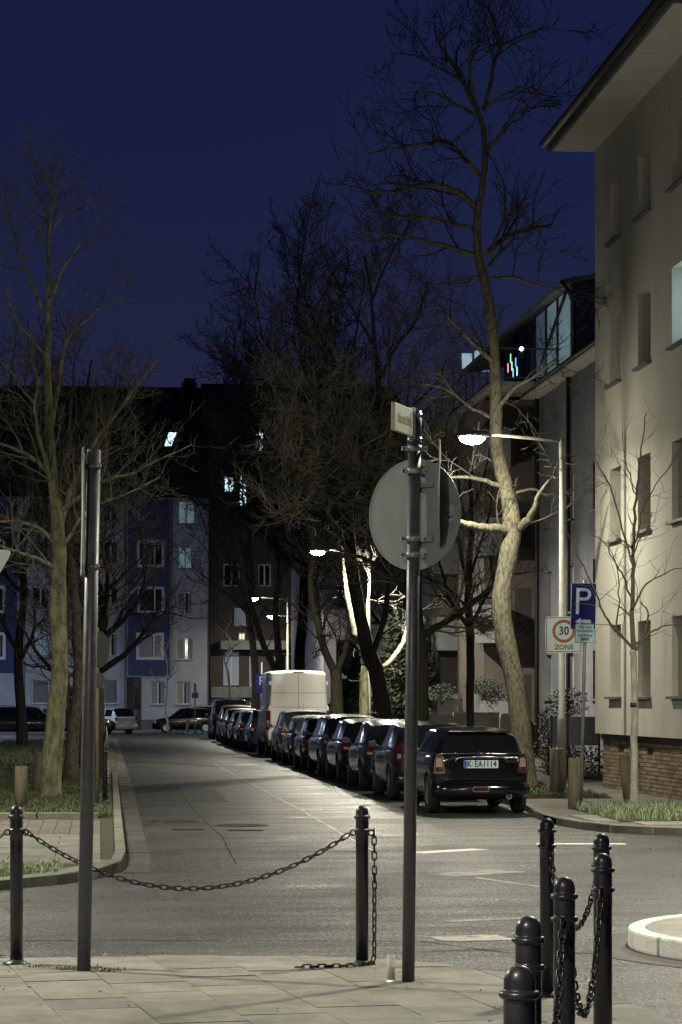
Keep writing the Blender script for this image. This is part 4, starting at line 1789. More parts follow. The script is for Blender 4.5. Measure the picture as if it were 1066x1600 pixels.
MB().box(a[0] + .1, a[1], -.18, -.002, a[2], a[3]).build('concrete_band', M_CONC, brick)
a = ob(345, 450, 1001, 1015)
MB().box(a[0], a[1], -.9, -.003, a[2], a[3]).build('balcony_slab', M_CONC, brick)
mb = MB()
zt = bz(640)
zr2 = CAMZ + (HOR - 600) * (BY + 7.5) / F
mb.v = [(-.2, -.4, zt), (WL, -.4, zt), (WL, 7, zr2), (-.2, 7, zr2), (WL, 14, zt), (-.2, 14, zt)]
for f in ((0, 1, 2, 3), (3, 2, 4, 5), (1, 4, 2), (0, 3, 5), (5, 4, 1, 0)):
    mb._face(list(f))
mb.build('roof', M_ROOF, brick)
a = W(402, 703, BY + .2)
b_ = W(412, 674, BY + .2)
dm = empty('dormer', (0, 0, 0))
dm.parent = brick
MB().box(a.x - hx0 - .3, b_.x - hx0 + .3, .0, 4, a.z - .4, b_.z + .3).build('dormer_wall', M_ROOF, dm)
MB().box(a.x - hx0, b_.x - hx0, -.02, .0, a.z, b_.z).build('dormer_pane', M_LIT, dm)
ch = W(298, 600, 152)
for (x0, x1, yt) in ((286, 309, 594), (289, 306, 588)):
    p, q = W(x0, 620, 152), W(x1, yt, 152)
    MB().box(p.x - X0, q.x - X0, 7.2 - .3, 8.4 + .1 * (x0 > 287), p.z - 1, q.z).build('chimney', M_ROOF, blue)


# =================================================================== STREET LAMPS
def street_lamp(p, label, h=6.55, arm=1.62, energy=E_STREET, color=LAMP_COL, az_=PI, z=.1, group='street lamps with side arms', lens=M_LENS, rise=.10, side=.12, spread=180):
    t = empty('street_lamp', (p[0], p[1], z), az_ - PI, label=label, cat='street lamp', group=group)
    H = h - z
    MB().tube([(0, 0, 0), (0, 0, 1.35), (0, 0, 1.40), (0, 0, 1.42), (0, 0, H)], [.085, .083, .08, .06, .045], 16).build('post', M_LPOLE, t)
    MB().tube([(.02, 0, H), (-.1, 0, H + .005), (-arm + .35, 0, H + rise)], [.035, .032, .028], 10).build('arm', M_LPOLE, t)
    MB().tube([(0, 0, H - .35), (0, 0, H + .04)], .052, 12).build('sleeve', M_LPOLE, t)
    mb = MB()
    mb.sphere((-arm, 0, H + rise), .3, 18, 8, (1.15, .48, .26))
    hd = mb.build('lamp_head', M_POLE, t)
    mb = MB()
    mb.sphere((-arm - .03, 0, H + rise - .055), .21, 18, 10, (1.15, .62, .62))
    mb.build('lamp_lens', lens, t)
    ld = bpy.data.lights.new('lamp_light', 'AREA')
    ld.shape = 'DISK'
    ld.size = .28
    ld.energy = energy
    ld.color = color
    ld.spread = R(spread)
    lo = bpy.data.objects.new('lamp_light', ld)
    COL.objects.link(lo)
    lo.parent = t
    lo.location = (-arm, 0, H + rise - .20)
    if side:
        pd = bpy.data.lights.new('lamp_glow', 'POINT')
        pd.energy = energy * side
        pd.color = color
        pd.shadow_soft_size = .12
        po = bpy.data.objects.new('lamp_glow', pd)
        COL.objects.link(po)
        po.parent = t
        po.location = (-arm, 0, H + rise - .19)
    return t


lp = G(878, 1238, .1)
LX = lp.x
street_lamp((lp.x, lp.y), 'nearest street lamp above the parked car, arm to the left', h=6.63, arm=lp.x - W(738, 683, 46.4).x, energy=160, side=.7)
street_lamp((W(577, 900, 80.3).x, W(577, 900, 80.3).y), 'second street lamp, seen above the dark forked tree', side=.3)
p = W(649, 900, 69)
street_lamp((p.x, p.y), 'street lamp half hidden behind the round sign', arm=.75, energy=620, side=.5)
street_lamp((W(450, 900, 117).x, W(450, 900, 117).y), 'third street lamp, seen above the white van')
street_lamp((W(436, 1000, 152).x + .5, 141.5), 'farthest and faintest street lamp beyond the van', energy=90)
# lamps of the crossing street, outside the frame
street_lamp((-7.6, 18.9), 'street lamp beyond the left edge lighting the near slabs', az_=0, energy=520, side=.35)
street_lamp((10.4, 30.2), 'added unseen street lamp beyond the right edge brightening junction and grass bed', energy=330, side=.3)  # lamp added out of view to brighten the right of the junction
street_lamp((6.7, 17.9), 'street lamp on the island beyond the right edge', energy=130, side=2.6)
street_lamp((-5.4, 35.0), 'street lamp beyond the left edge lighting the mossy trunk', az_=0, energy=270, side=.45)
street_lamp((-4.0, 3.0), 'street lamp behind the viewer', az_=0, energy=230, side=.7)
# colder lamps of the square in front of the blue house
street_lamp((bx(-25), 130), 'cold street lamp beyond the left edge before the blue house', az_=PI, energy=700, side=.9, color=COOL_COL)
street_lamp((bx(262) + 0.0, 200), 'cold street lamp behind the blue house', energy=100, color=COOL_COL)


# =================================================================== SIGNS ON THE RIGHT
M_SW = mat('sign_white', (.70, .93, 1.0), .35, col2=(.80, .82, .74), scale=2.5, spec=.6)
M_SBLK = mat('sign_black', (.012, .012, .012), .5)
M_SRED = mat('sign_red', (.36, .13, .07), .45)
M_SBLUE = mat('sign_blue', (0.008, 0.010, 0.13), 0.55, spec=.15)
M_SPW = mat('sign_letter', (.50, .66, .80), .45)
# zone 30 sign on the lamp post
c = W(879, 992, 46.1)
w_ = 57 * 46.1 / F
t = empty('speed_sign', (c.x, c.y - .11, c.z), -YAW * .5, label='square white 30 zone speed limit sign on the lamp post', cat='traffic sign')
w_ = .672
MB().prism(rrect(w_, w_, .04), -.002, .004).build('plate', M_SW, t)
mb = MB()
ring_prism(mb, rrect(w_ - .035, w_ - .035, .03), rrect(w_ - .055, w_ - .055, .025), -.004, -.0025)
mb.build('border', M_SBLK, t)
mb = MB()
ring_prism(mb, ngon(.212, 40, .005, .065), ngon(.158, 40, .005, .065), -.0045, -.0025)
mb.build('red_ring', M_SRED, t)
o = text_mesh('30', .215, (.005, -.0045, .065), t, offset=.004, xs=.86)
o.data.materials.append(M_SBLK)
o = text_mesh('ZONE', .125, (.01, -.0045, -.232), t, offset=.0012)
o.data.materials.append(M_SBLK)
MB().box(-.2, .2, .004, .03, -.02, .02).build('bracket', M_GALV, t)
# parking sign on its own pole
pp = G(908, 1252, .1)
dP = 42.3
t = empty('parking_sign', (pp.x, pp.y, .1), 0, label='blue P parking sign with arrow and small text plate on pole', cat='traffic sign')
tp = W(914, 1000, dP) - Vector((pp.x, pp.y, .1))
MB().tube([(0, 0, 0), tp, tp + Vector((0.004, 0, 1.0))], .030, 12).build('post', M_GALV, t)
c = W(909.5, 948, dP) - Vector((pp.x, pp.y, .1))
pn = empty('parking_plate', (c.x, -.06, c.z), R(-9))
pn.parent = t
pn.rotation_euler = (0, R(1.5), R(-10))
pw_, ph_ = .43, .80
MB().prism(rrect(pw_, ph_, .035), -.002, .004).build('plate', M_SBLUE, pn)
mb = MB()
ring_prism(mb, rrect(pw_, ph_, .035), rrect(pw_ - .022, ph_ - .022, .028), -.004, -.0022)
mb.build('border', M_SPW, pn)
# letter P from shapes (stem + bowl)
mb = MB()
mb.box(-.125, -.072, -.0045, -.0022, -.13, .31)
outer = [(-.072, .31)] + [(.02 + .105 * math.sin(R(a)), .205 + .105 * math.cos(R(a))) for a in range(0, 181, 15)] + [(-.072, .10)]
inner = [(-.072, .258)] + [(.02 + .055 * math.sin(R(a)), .205 + .053 * math.cos(R(a))) for a in range(0, 181, 15)] + [(-.072, .152)]
n_ = len(outer)
for i in range(n_ - 1):
    b0 = len(mb.v)
    for (x, z) in (outer[i], outer[i + 1], inner[i + 1], inner[i]):
        mb.v.append((x, -.0045, z))
    mb._face([b0, b0 + 1, b0 + 2, b0 + 3])
mb.build('letter_p', M_SPW, pn)
mb = MB()
mb.prism([(-.13, -.255), (-.04, -.19), (-.04, -.225), (.13, -.225), (.13, -.28), (-.04, -.28), (-.04, -.315)][::-1], -.0045, -.0022)
mb.build('arrow', M_SPW, pn)
c2 = W(912, 990, dP) - Vector((pp.x, pp.y, .1))
sn = empty('text_plate', (c2.x + .0, -.075, c2.z))
sn.parent = t
sn.rotation_euler = (0, R(1.5), R(-6))
sw, sh = .345, .325
MB().prism(rrect(sw, sh, .02), -.002, .004).build('plate', mat('plate_pale', (.52, .74, .84), .45), sn)
mb = MB()
ring_prism(mb, rrect(sw - .006, sh - .006, .02), rrect(sw - .022, sh - .022, .015), -.004, -.0022)
mb.build('border', M_SBLK, sn)
for txt, z, s in (('nur mit', .108, .068), ('Parkschein', .04, .062), ('werktags', -.03, .066)):
    o = text_mesh(txt, s, (0, -.0045, z), sn, offset=.001)
    o.data.materials.append(M_SBLK)
MB().prism(rrect(.14, .05, .002, 1, 0, -.098), -.0035, -.0022).build('sticker', mat('stick_tan', (.30, .27, .25), .6), sn)
o = text_mesh('9-23 h', .045, (0, -.0045, -.098), sn, offset=.0012)
o.data.materials.append(mat('print_red', (.09, .02, .02), .5))

# far parking sign left of the van
p = W(409, 1100, 84)
t = empty('parking_sign', (p.x, p.y, .1), 0, label='small distant blue P sign beside the white van', cat='traffic sign')
MB().tube([(0, 0, 0), (0, 0, 3.0)], .03, 10).build('post', M_GALV, t)
pz = W(409, 1068, 84).z - .1
MB().prism(rrect(.42, .63, .03, 4, 0, pz), -.05, -.045).build('plate', mat('sign_blue2', (.008, .010, .06), .6, spec=.1), t)
o = text_mesh('P', .42, (0, -.052, pz + .08), t, offset=.006)
o.data.materials.append(mat('dim_letter', (.12, .15, .22), .6))
# round dark sign behind the left pole
p = W(157, 1250, 41)
t = empty('round_sign', (p.x - .05, p.y, .1), 0, label='round dark sign half hidden behind the left pole', cat='traffic sign')
MB().tube([(0, 0, 0), (0, 0, 2.9)], .03, 10).build('post', M_WOOD, t)
o = MB().prism(ngon(.30, 32, 0, W(157, 1015, 41).z - .1), -.05, -.045).build('plate', M_DARKT, t)
o.rotation_euler = (0, 0, R(60))
o = MB().prism(ngon(.13, 24, 0, W(157, 1063, 41).z - .1), -.05, -.046).build('small_plate', M_BROWN, t)
o.rotation_euler = (0, 0, R(50))


# =================================================================== WOODEN POSTS
def wood_post(p, h, r, label, tilt=(0, 0), z=.1):
    t = MB()
    n = 14
    mb = MB()
    mb.lathe([(r, -.05), (r * 1.01, h * .5), (r * .98, h - .015), (r * .9, h), (.001, h + .002)], n)
    o = mb.build('wooden_post', M_WOOD, None, (p[0], p[1], z), label=label, cat='post', group='stout round wooden posts')
    o.rotation_euler = (tilt[0], tilt[1], 0)
    return o


def wp(px, yb, z=.1):
    return G(px, yb, z)


p = wp(898, 1264)
wood_post(p, .80, .105, 'stout wooden post right of the lamp post base')
p = wp(877, 1247)
wood_post((p.x, p.y + .4), .86, .13, 'wooden post hidden behind the lamp post base')
p = wp(984, 1256)
wood_post(p, .82, .095, 'leaning wooden post behind the young tree', (0, R(-7)))
p = wp(33, 1262)
wood_post(p, .66, .10, 'wooden post nearest the left edge beyond the junction')
p = wp(61, 1238)
wood_post(p, .74, .14, 'dark leaning wooden post left of the mossy trunk', (0, R(4)))
p = wp(76, 1232)
wood_post((p.x, p.y + 2), .75, .12, 'wooden post tucked behind the mossy trunk')
for px, yb, h, r, lb in ((157, 1210, 2.0, .10, 'tall thin stake behind the left pole'), (128, 1195, 1.3, .12, 'dark stake between the left trunks')):
    wood_post(wp(px, yb), h, r, lb)


# =================================================================== TREES
class Tree:
    def __init__(self, seed, twig_mat, bark_mat, minr=.004, dens=1.0, up=.25, maxlev=3):
        self.r = random.Random(seed)
        self.tw = MB()
        self.minr = minr
        self.dens = dens
        self.up = up
        self.maxlev = maxlev
        self.tm, self.bm = twig_mat, bark_mat

    def grow(self, p, d, L, r, lev, mb):
        rg = self.r
        n = max(3, min(8, int(L / .22)))
        pts = [p.copy()]
        rad = [r]
        d = d.normalized()
        cur = p.copy()
        kink = .17 if lev < 2 else .21
        rend = max(self.minr * .6, r * .28)
        for i in range(n):
            d = (d + Vector((rg.gauss(0, kink), rg.gauss(0, kink), rg.gauss(0, kink) + self.up * .25))).normalized()
            cur = cur + d * (L / n)
            pts.append(cur.copy())
            rad.append(r + (rend - r) * (i + 1) / n)
        mb.tube(pts, rad, 3 if r < .012 else (4 if r < .03 else 6), cap=False)
        self.sprout(pts, rad, L, lev)

    def sprout(self, pts, rad, L, lev, t0=.15, dens=None, lenf=1.0):
        if lev >= self.maxlev:
            return
        rg = self.r
        dens = dens or self.dens
        cnt = int(L * [3.2, 4.2, 5.5, 6][lev] * dens + rg.random())
        cnt = min(cnt, 60)
        seg = len(pts) - 1
        for k in range(cnt):
            t = t0 + (1 - t0) * (k + rg.random()) / max(cnt, 1)
            f = t * seg
            i = min(int(f), seg - 1)
            p = pts[i].lerp(pts[i + 1], f - i)
            ax = (pts[i + 1] - pts[i]).normalized()
            rr = rad[i] + (rad[i + 1] - rad[i]) * (f - i)
            o = ax.orthogonal().normalized()
            o.rotate(Matrix.Rotation(rg.uniform(0, 2 * PI), 3, ax))
            an = R(rg.uniform(28, 65))
            d = ax * math.cos(an) + o * math.sin(an)
            d.z += self.up * rg.uniform(.2, 1)
            base = [1.5, .75, .38, .22][lev] * lenf
            ln = base * rg.uniform(.45, 1.25) * (1.15 - .6 * t)
            r2 = max(self.minr, min(rr * rg.uniform(.4, .65), [.03, .014, .008, .005][lev] * rg.uniform(.8, 1.3)))
            self.grow(p, d, ln, r2, lev + 1, self.tw)

    def finish(self, parent):
        self.tw.build('twigs', self.tm, parent, kind='stuff')


def smooth_path(pts, rad, sub=3, wob=0.0, rg=None):
    """Catmull-Rom resample"""
    P = [Vector(p) for p in pts]
    res, rr = [], []
    n = len(P)
    for i in range(n - 1):
        p0 = P[max(i - 1, 0)]
        p1, p2 = P[i], P[i + 1]
        p3 = P[min(i + 2, n - 1)]
        for k in range(sub):
            t = k / sub
            q = .5 * ((2 * p1) + (p2 - p0) * t + (2 * p0 - 5 * p1 + 4 * p2 - p3) * t * t + (3 * p1 - p0 - 3 * p2 + p3) * t ** 3)
            if wob and rg:
                q = q + Vector((rg.gauss(0, wob), rg.gauss(0, wob), rg.gauss(0, wob)))
            res.append(q)
            rr.append(rad[i] + (rad[i + 1] - rad[i]) * t)
    res.append(P[-1])
    rr.append(rad[-1])
    return res, rr


def traced_tree(name, label, d, base_z, trunk, limbs, seed, bark, twig, dens=1.0, minr=.004, lenf=1.0, spread=1.0, maxlev=3, group=None, knobs=0, up=.25, tdens=None, lw=1.0):
    """trunk: [(px,py,width_px)], limbs: [([(px,py)...], w0px, w1px)] measured in the photograph; every limb gets its own depth"""
    rg = random.Random(seed)
    tr = Tree(seed, twig, bark, minr, dens, up, maxlev)
    b = W(trunk[0][0], trunk[0][1], d)
    b.z = base_z
    e = empty(name, b, label=label, cat='tree', group=group)
    k = d / F
    pts = [W(x, y, d) - b for x, y, w in trunk]
    pts[0].z = -.05
    rad = [w / 2 * k for x, y, w in trunk]
    P, Rr = smooth_path(pts, rad, 3, .008, rg)
    Rr = [r * (1 + rg.uniform(-.05, .05)) for r in Rr]
    Rr[0] *= 1.35
    MB().tube(P, Rr, 18).build('trunk', bark, e)
    tpts = P
    for li in limbs:
        pl, w0, w1 = li[:3]
        dl = li[3] if len(li) > 3 else 1.0
        # give each limb a depth excursion
        q0 = W(pl[0][0], pl[0][1], d)
        L2 = 0
        n = len(pl)
        amp = rg.uniform(-1, 1) * spread
        if len(li) > 4:
            amp = li[4]
        pp = []
        for i, (x, y) in enumerate(pl):
            f = i / (n - 1)
            dd = d + amp * f * 1.8
            q = W(x, y, dd) - b
            pp.append(q)
        rr = [(w0 + (w1 - w0) * (i / (n - 1))) / 2 * k * lw for i in range(n)]
        PP, RR = smooth_path(pp, rr, 4, .009, rg)
        MB().tube(PP, RR, 10).build('limb', bark, e)
        Ll = sum((PP[i + 1] - PP[i]).length for i in range(len(PP) - 1))
        tr.sprout(PP, RR, Ll, 0, .12, dens * dl, lenf)
    if tdens:
        Ll = sum((P[i + 1] - P[i]).length for i in range(len(P) - 1))
        tr.sprout(P, Rr, Ll, 0, tdens[0], tdens[1], lenf)
    for i in range(knobs):
        pass
    tr.finish(e)
    return e


# --- big tree at the right, behind the street lamp
T1_trunk = [(822, 1236, 40), (818, 1180, 33), (812, 1120, 31), (803, 1060, 30), (790, 1000, 31), (783, 950, 30), (788, 900, 29), (797, 855, 29), (800, 820, 30), (795, 780, 25), (786, 740, 22), (776, 690, 20),
            (776, 620, 19), (773, 560, 18), (768, 500, 17), (757, 440, 15), (748, 400, 13), (745, 350, 12), (750, 310, 11), (756, 280, 10), (757, 230, 9), (752, 190, 8), (747, 174, 7)]
T1_limbs = [
    ([(745, 172), (723, 124), (701, 91), (686, 66), (679, 40)], 7, 2),
    ([(756, 172), (767, 124), (774, 91), (783, 70), (767, 22), (756, 4)], 6, 2),
    ([(743, 157), (736, 121), (734, 80), (749, 55), (743, 18), (738, -5)], 4, 1.5),
    ([(743, 179), (716, 165), (686, 148), (657, 143), (628, 148)], 5, 1.5),
    ([(756, 170), (785, 150), (818, 135), (847, 146)], 4, 1.5),
    ([(760, 238), (781, 212), (800, 183), (830, 168), (869, 166)], 6, 1.5),
    ([(749, 273), (723, 245), (697, 220), (661, 225), (613, 232), (573, 240)], 7, 1.5),
    ([(741, 322), (716, 300), (679, 289), (650, 293), (613, 300), (562, 300)], 8, 2),
    ([(739, 357), (705, 348), (661, 340), (613, 338), (577, 329)], 6, 2),
    ([(743, 402), (705, 386), (661, 377), (613, 366), (573, 364)], 7, 2),
    ([(760, 397), (785, 375), (818, 362), (862, 351)], 8, 3),
    ([(761, 421), (781, 395), (811, 373), (844, 391)], 5, 1.5),
    ([(767, 435), (807, 435), (833, 444), (866, 452), (884, 448)], 5, 1.5),
    ([(749, 432), (716, 439), (694, 454)], 4, 1.5),
    ([(783, 70), (818, 55), (862, 44)], 4, 1.5),
    ([(723, 124), (694, 110), (650, 88), (610, 84)], 4, 1.5),
    ([(771, 566), (745, 540), (725, 522), (690, 486)], 7, 3),
    ([(777, 655), (740, 640), (700, 610), (660, 600)], 5, 2),
    ([(798, 828), (770, 826), (740, 823), (716, 816), (690, 806), (665, 800)], 13, 5, .25),
    ([(806, 828), (822, 815), (834, 798), (842, 772), (858, 750)], 12, 2, .4),
    ([(776, 640), (800, 610), (840, 585), (870, 560)], 6, 2),
    ([(790, 762), (760, 752), (725, 745), (690, 748)], 7, 2, .3),
    ([(793, 775), (830, 765), (860, 775), (880, 770)], 4, 1.5, .3),
]
traced_tree('street_tree', 'tall leafless tree with winding trunk behind the street lamp', 48.2, .1, T1_trunk, T1_limbs, 7, M_BARK, M_TWIGD, dens=.95, minr=.0078, lenf=1.0, spread=1.0, lw=1.3)

# --- mossy tree at the left
T2_trunk = [(80, 1243, 34), (82, 1180, 31), (87, 1110, 30), (93, 1040, 26), (92, 980, 24), (90, 950, 27), (91, 900, 24), (92, 850, 23), (88, 800, 19), (82, 740, 17), (78, 690, 15), (75, 600, 12), (75, 541, 10), (75, 480, 8), (76, 430, 6), (76, 387, 5)]
T2_limbs = [
    ([(76, 400), (75, 350), (65, 316), (51, 291)], 4, 1.5),
    ([(76, 385), (80, 345), (84, 311), (78, 290), (60, 272)], 4, 1.5),
    ([(84, 325), (90, 300), (98, 277)], 3, 1.2),
    ([(68, 485), (39, 418), (28, 381), (14, 336), (6, 280)], 5, 1.5),
    ([(76, 477), (98, 420), (124, 384), (152, 358)], 5, 1.5),
    ([(80, 362), (101, 333), (127, 325), (149, 322)], 3.5, 1.5),
    ([(79, 682), (93, 584), (107, 527), (135, 499), (158, 480), (194, 468)], 7, 1.5),
    ([(90, 850), (112, 764), (155, 680), (206, 614), (248, 558)], 8, 2),
    ([(92, 800), (155, 755), (211, 736), (300, 694)], 7, 2),
    ([(84, 745), (50, 715), (20, 700), (-10, 690)], 7, 3),
    ([(88, 850), (60, 825), (25, 815), (-10, 815)], 6, 3),
    ([(90, 890), (55, 872), (25, 862), (-10, 850)], 6, 3),
    ([(82, 760), (66, 700), (55, 640), (62, 590)], 7, 2),
    ([(75, 560), (40, 520), (20, 490), (10, 450)], 4, 1.5),
    ([(90, 870), (120, 820), (150, 790), (200, 770), (250, 745)], 5, 2),
    ([(60, 640), (30, 600), (0, 560), (-20, 530)], 4, 2),
]
traced_tree('street_tree', 'leafless tree with pale mossy trunk nearest on the left', 44.0, .1, T2_trunk, T2_limbs, 12, M_BARKG, M_TWIG, dens=.95, minr=.006, lw=1.2, lenf=.9, spread=.9)

# --- gnarled second tree on the left
T3_trunk = [(110, 1222, 24), (114, 1150, 20), (122, 1080, 19), (124, 1030, 17), (120, 990, 15), (118, 940, 13), (112, 880, 12), (108, 820, 10), (104, 760, 8), (108, 690, 6), (112, 620, 5)]
T3_limbs = [
    ([(114, 1150), (104, 1060), (101, 980), (108, 900), (118, 830), (130, 740), (150, 660)], 9, 3),
    ([(122, 1030), (132, 960), (128, 900), (140, 820), (160, 740), (175, 660), (180, 590)], 9, 2),
    ([(118, 920), (90, 860), (60, 790), (30, 760)], 6, 2),
    ([(112, 870), (150, 850), (190, 830), (235, 800)], 6, 2),
    ([(108, 800), (140, 720), (180, 650), (215, 590)], 5, 2),
    ([(106, 760), (80, 700), (50, 640), (35, 580)], 5, 2),
    ([(108, 700), (120, 640), (115, 580), (125, 540)], 4, 2),
]
traced_tree('street_tree', 'gnarled dark leafless tree just right of the mossy trunk', 53.0, .1, T3_trunk, T3_limbs, 21, M_BARK, M_TWIG, dens=1.3, minr=.0075, lenf=1.1, spread=1.2)

# --- young tree on the bed
Y_trunk = [(990, 1263, 14), (991, 1180, 11), (991, 1100, 11), (991, 1040, 10), (991, 1015, 11)]
Y_limbs = [
    ([(991, 1018), (988, 960), (989, 900), (991, 840), (994, 780), (998, 740), (1003, 700), (1010, 645)], 8, 1.2),
    ([(990, 1016), (970, 990), (954, 975), (940, 950), (930, 923), (905, 870), (887, 832)], 5, 1.2),
    ([(989, 940), (975, 900), (962, 880), (945, 850), (925, 835)], 3.5, 1),
    ([(989, 885), (973, 828), (954, 761), (935, 728), (921, 704)], 3.5, 1),
    ([(991, 1018), (1001, 1003), (1015, 990), (1034, 980), (1070, 974)], 5, 1.5),
    ([(989, 950), (997, 935), (1011, 913), (1040, 895), (1072, 884)], 4, 1.2),
    ([(992, 850), (1000, 815), (1006, 790), (1034, 747), (1058, 709)], 3, 1),
    ([(992, 1012), (1008, 985), (1012, 955), (1000, 940)], 4, 2),
    ([(960, 985), (968, 940), (965, 890), (950, 850)], 3, 1),
    ([(990, 870), (1000, 840), (1012, 825), (1020, 800)], 2.5, 1),
    ([(995, 780), (985, 750), (978, 720), (975, 700)], 2.2, 1),
]
yt = traced_tree('young_tree', 'young leafless tree with smooth pale trunk before cream house', 38.8, .1, Y_trunk, Y_limbs, 31, M_BARKW, mat('young_twig', (.17, .15, .11), .8), dens=.95, minr=.0038, lenf=.42, spread=.45, maxlev=2)
for ch in yt.children:
    if ch.name.startswith('limb'):
        ch.data.materials[0] = mat('young_limb', (.13, .12, .085), .85, col2=(.09, .08, .06), scale=20, world_co=True)
MB().lathe([(.058, -.02), (.062, -.02), (.062, .05), (.058, .05)], 16).build('tree_tie', M_DARKT, yt, (.01, 0, W(990, 1103, 38.8).z - .1))

# --- slim dark tree right of the sign pole
S_trunk = [(735, 1150, 14), (735, 1080, 13), (735, 1020, 13), (734, 980, 14), (731, 930, 11), (733, 880, 10), (737, 820, 8), (735, 760, 6), (740, 700, 4)]
S_limbs = [
    ([(735, 985), (715, 955), (700, 930), (690, 890), (680, 860)], 8, 3), ([(735, 980), (755, 940), (770, 910), (765, 870)], 7, 3),
    ([(733, 930), (722, 880), (715, 830), (700, 790)], 6, 2), ([(734, 900), (750, 850), (765, 800), (770, 750)], 6, 2),
    ([(735, 840), (720, 780), (712, 730), (690, 700)], 5, 2), ([(736, 800), (755, 750), (765, 700)], 4, 2), ([(731, 950), (700, 920), (670, 905), (640, 890)], 5, 2)]
traced_tree('street_tree', 'slim dark leafless tree between the sign pole and big trunk', 64, .1, S_trunk, S_limbs, 41, M_BARKD, M_TWIGD, dens=.8, minr=.006, lenf=1.0)

# --- dark tree behind the sign pole with boughs lit by the first lamp
H_trunk = [(655, 1160, 34), (655, 1100, 30), (656, 1040, 28), (652, 990, 26), (645, 930, 24), (640, 870, 20), (632, 820, 17), (622, 770, 14), (612, 720, 12), (600, 660, 10), (592, 600, 8), (585, 530, 6), (580, 460, 5), (570, 400, 4)]
H_limbs = [
    ([(658, 995), (690, 975), (725, 952), (760, 925), (785, 900)], 13, 6),
    ([(648, 940), (618, 905), (590, 882), (555, 868), (520, 870)], 10, 4),
    ([(630, 815), (600, 775), (583, 760), (550, 738), (520, 718), (480, 722), (440, 745)], 13, 3, .9, -3.2),
    ([(622, 780), (590, 735), (555, 712), (515, 690), (470, 680), (430, 700)], 9, 3, .9, -3.4),
    ([(612, 730), (580, 690), (545, 668), (500, 650), (455, 655)], 8, 3, .9, -2.8),
    ([(583, 762), (540, 790), (500, 790), (460, 795), (415, 808)], 8, 2.5, .7, -3.6),
    ([(600, 660), (560, 600), (520, 560), (480, 520), (440, 500)], 7, 2),
    ([(590, 600), (620, 540), (650, 500), (670, 440)], 6, 2),
    ([(600, 680), (640, 640), (680, 600), (700, 560)], 6, 2),
    ([(585, 540), (550, 480), (520, 430), (500, 380)], 5, 2),
    ([(625, 790), (660, 740), (690, 700), (700, 660)], 7, 2, .8, -2.5),
    ([(600, 770), (560, 700), (520, 640), (470, 610), (430, 620)], 7, 2.5, .8, -3.5),
    ([(580, 470), (600, 420), (620, 380), (640, 350)], 4, 2),
    ([(640, 880), (680, 840), (710, 820), (740, 790)], 8, 2),
]
traced_tree('street_tree', 'broad dark tree behind the sign pole, low boughs lit', 57, .1, H_trunk, H_limbs, 51, M_BARKD, M_TWIG, dens=1.3, minr=.008, lenf=1.15, spread=1.6)

# --- dark forked tree with lit limbs
V_trunk = [(603, 1160, 34), (598, 1110, 28), (590, 1060, 25), (577, 1020, 25), (566, 980, 20), (557, 930, 20), (549, 880, 20), (547, 830, 16), (545, 780, 13), (540, 720, 10), (530, 640, 8), (520, 560, 6), (515, 480, 4)]
V_limbs = [
    ([(580, 1022), (590, 1000), (602, 960), (609, 897), (615, 840), (620, 780)], 12, 5, .3, -1.0),
    ([(557, 1003), (548, 960), (540, 915), (536, 868), (532, 820)], 11, 7, .1, 4.0),
    ([(590, 1045), (605, 1038), (620, 1020), (633, 996), (640, 960)], 9, 7, .1, 3.0),
    ([(575, 1020), (574, 960), (577, 905), (572, 860)], 5, 4, .1, 3.5),
    ([(548, 870), (520, 820), (490, 780), (470, 720), (450, 660)], 9, 2),
    ([(545, 790), (580, 720), (600, 650), (610, 560)], 8, 2),
    ([(540, 730), (505, 660), (480, 590), (455, 520)], 7, 2),
    ([(530, 640), (550, 570), (560, 500), (570, 430)], 5, 2),
    ([(522, 570), (490, 500), (470, 440), (465, 380)], 5, 2),
]
vt = traced_tree('street_tree', 'dark forked tree with pale lit limbs under second lamp', 65.5, .1, V_trunk, V_limbs, 61, M_BARKD, M_TWIGD, dens=1.1, minr=.010, lenf=1.5, spread=2)
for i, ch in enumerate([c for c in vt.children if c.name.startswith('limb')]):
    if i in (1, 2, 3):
        ch.data.materials[0] = M_BARKG  # lamp light on these limbs put into a paler bark colour
MB().tube([W(569, y, 76) - vt.location for y in (1150, 1100, 1060, 1040)], [.17, .15, .13, .08], 12).build('stub', M_BARKG, vt)  # lit trunk piece, its brightness painted in with the same paler bark

# --- pale forked tree behind the van and a mid one
F_trunk = [(440, 1148, 20), (438, 1080, 20), (434, 1045, 20)]
F_limbs = [([(430, 1046), (415, 1015), (402, 980), (392, 940), (386, 900), (380, 850)], 12, 5), ([(438, 1046), (434, 1000), (430, 950), (436, 905), (432, 850), (425, 780)], 13, 5),
           ([(434, 930), (440, 890), (446, 860), (455, 800)], 6, 3), ([(386, 905), (372, 850), (350, 800), (330, 760)], 5, 2), ([(430, 850), (400, 780), (380, 700), (370, 620)], 6, 2), ([(432, 840), (450, 760), (470, 700), (480, 620)], 6, 2)]
traced_tree('street_tree', 'pale forked tree rising behind the white van', 108, .1, F_trunk, F_limbs, 71, M_BARKG, M_TWIGD, dens=.35, minr=.010, lenf=1.6, spread=2.5)
Q_trunk = [(527, 1160, 24), (527, 1100, 20), (525, 1060, 18), (524, 1045, 18)]
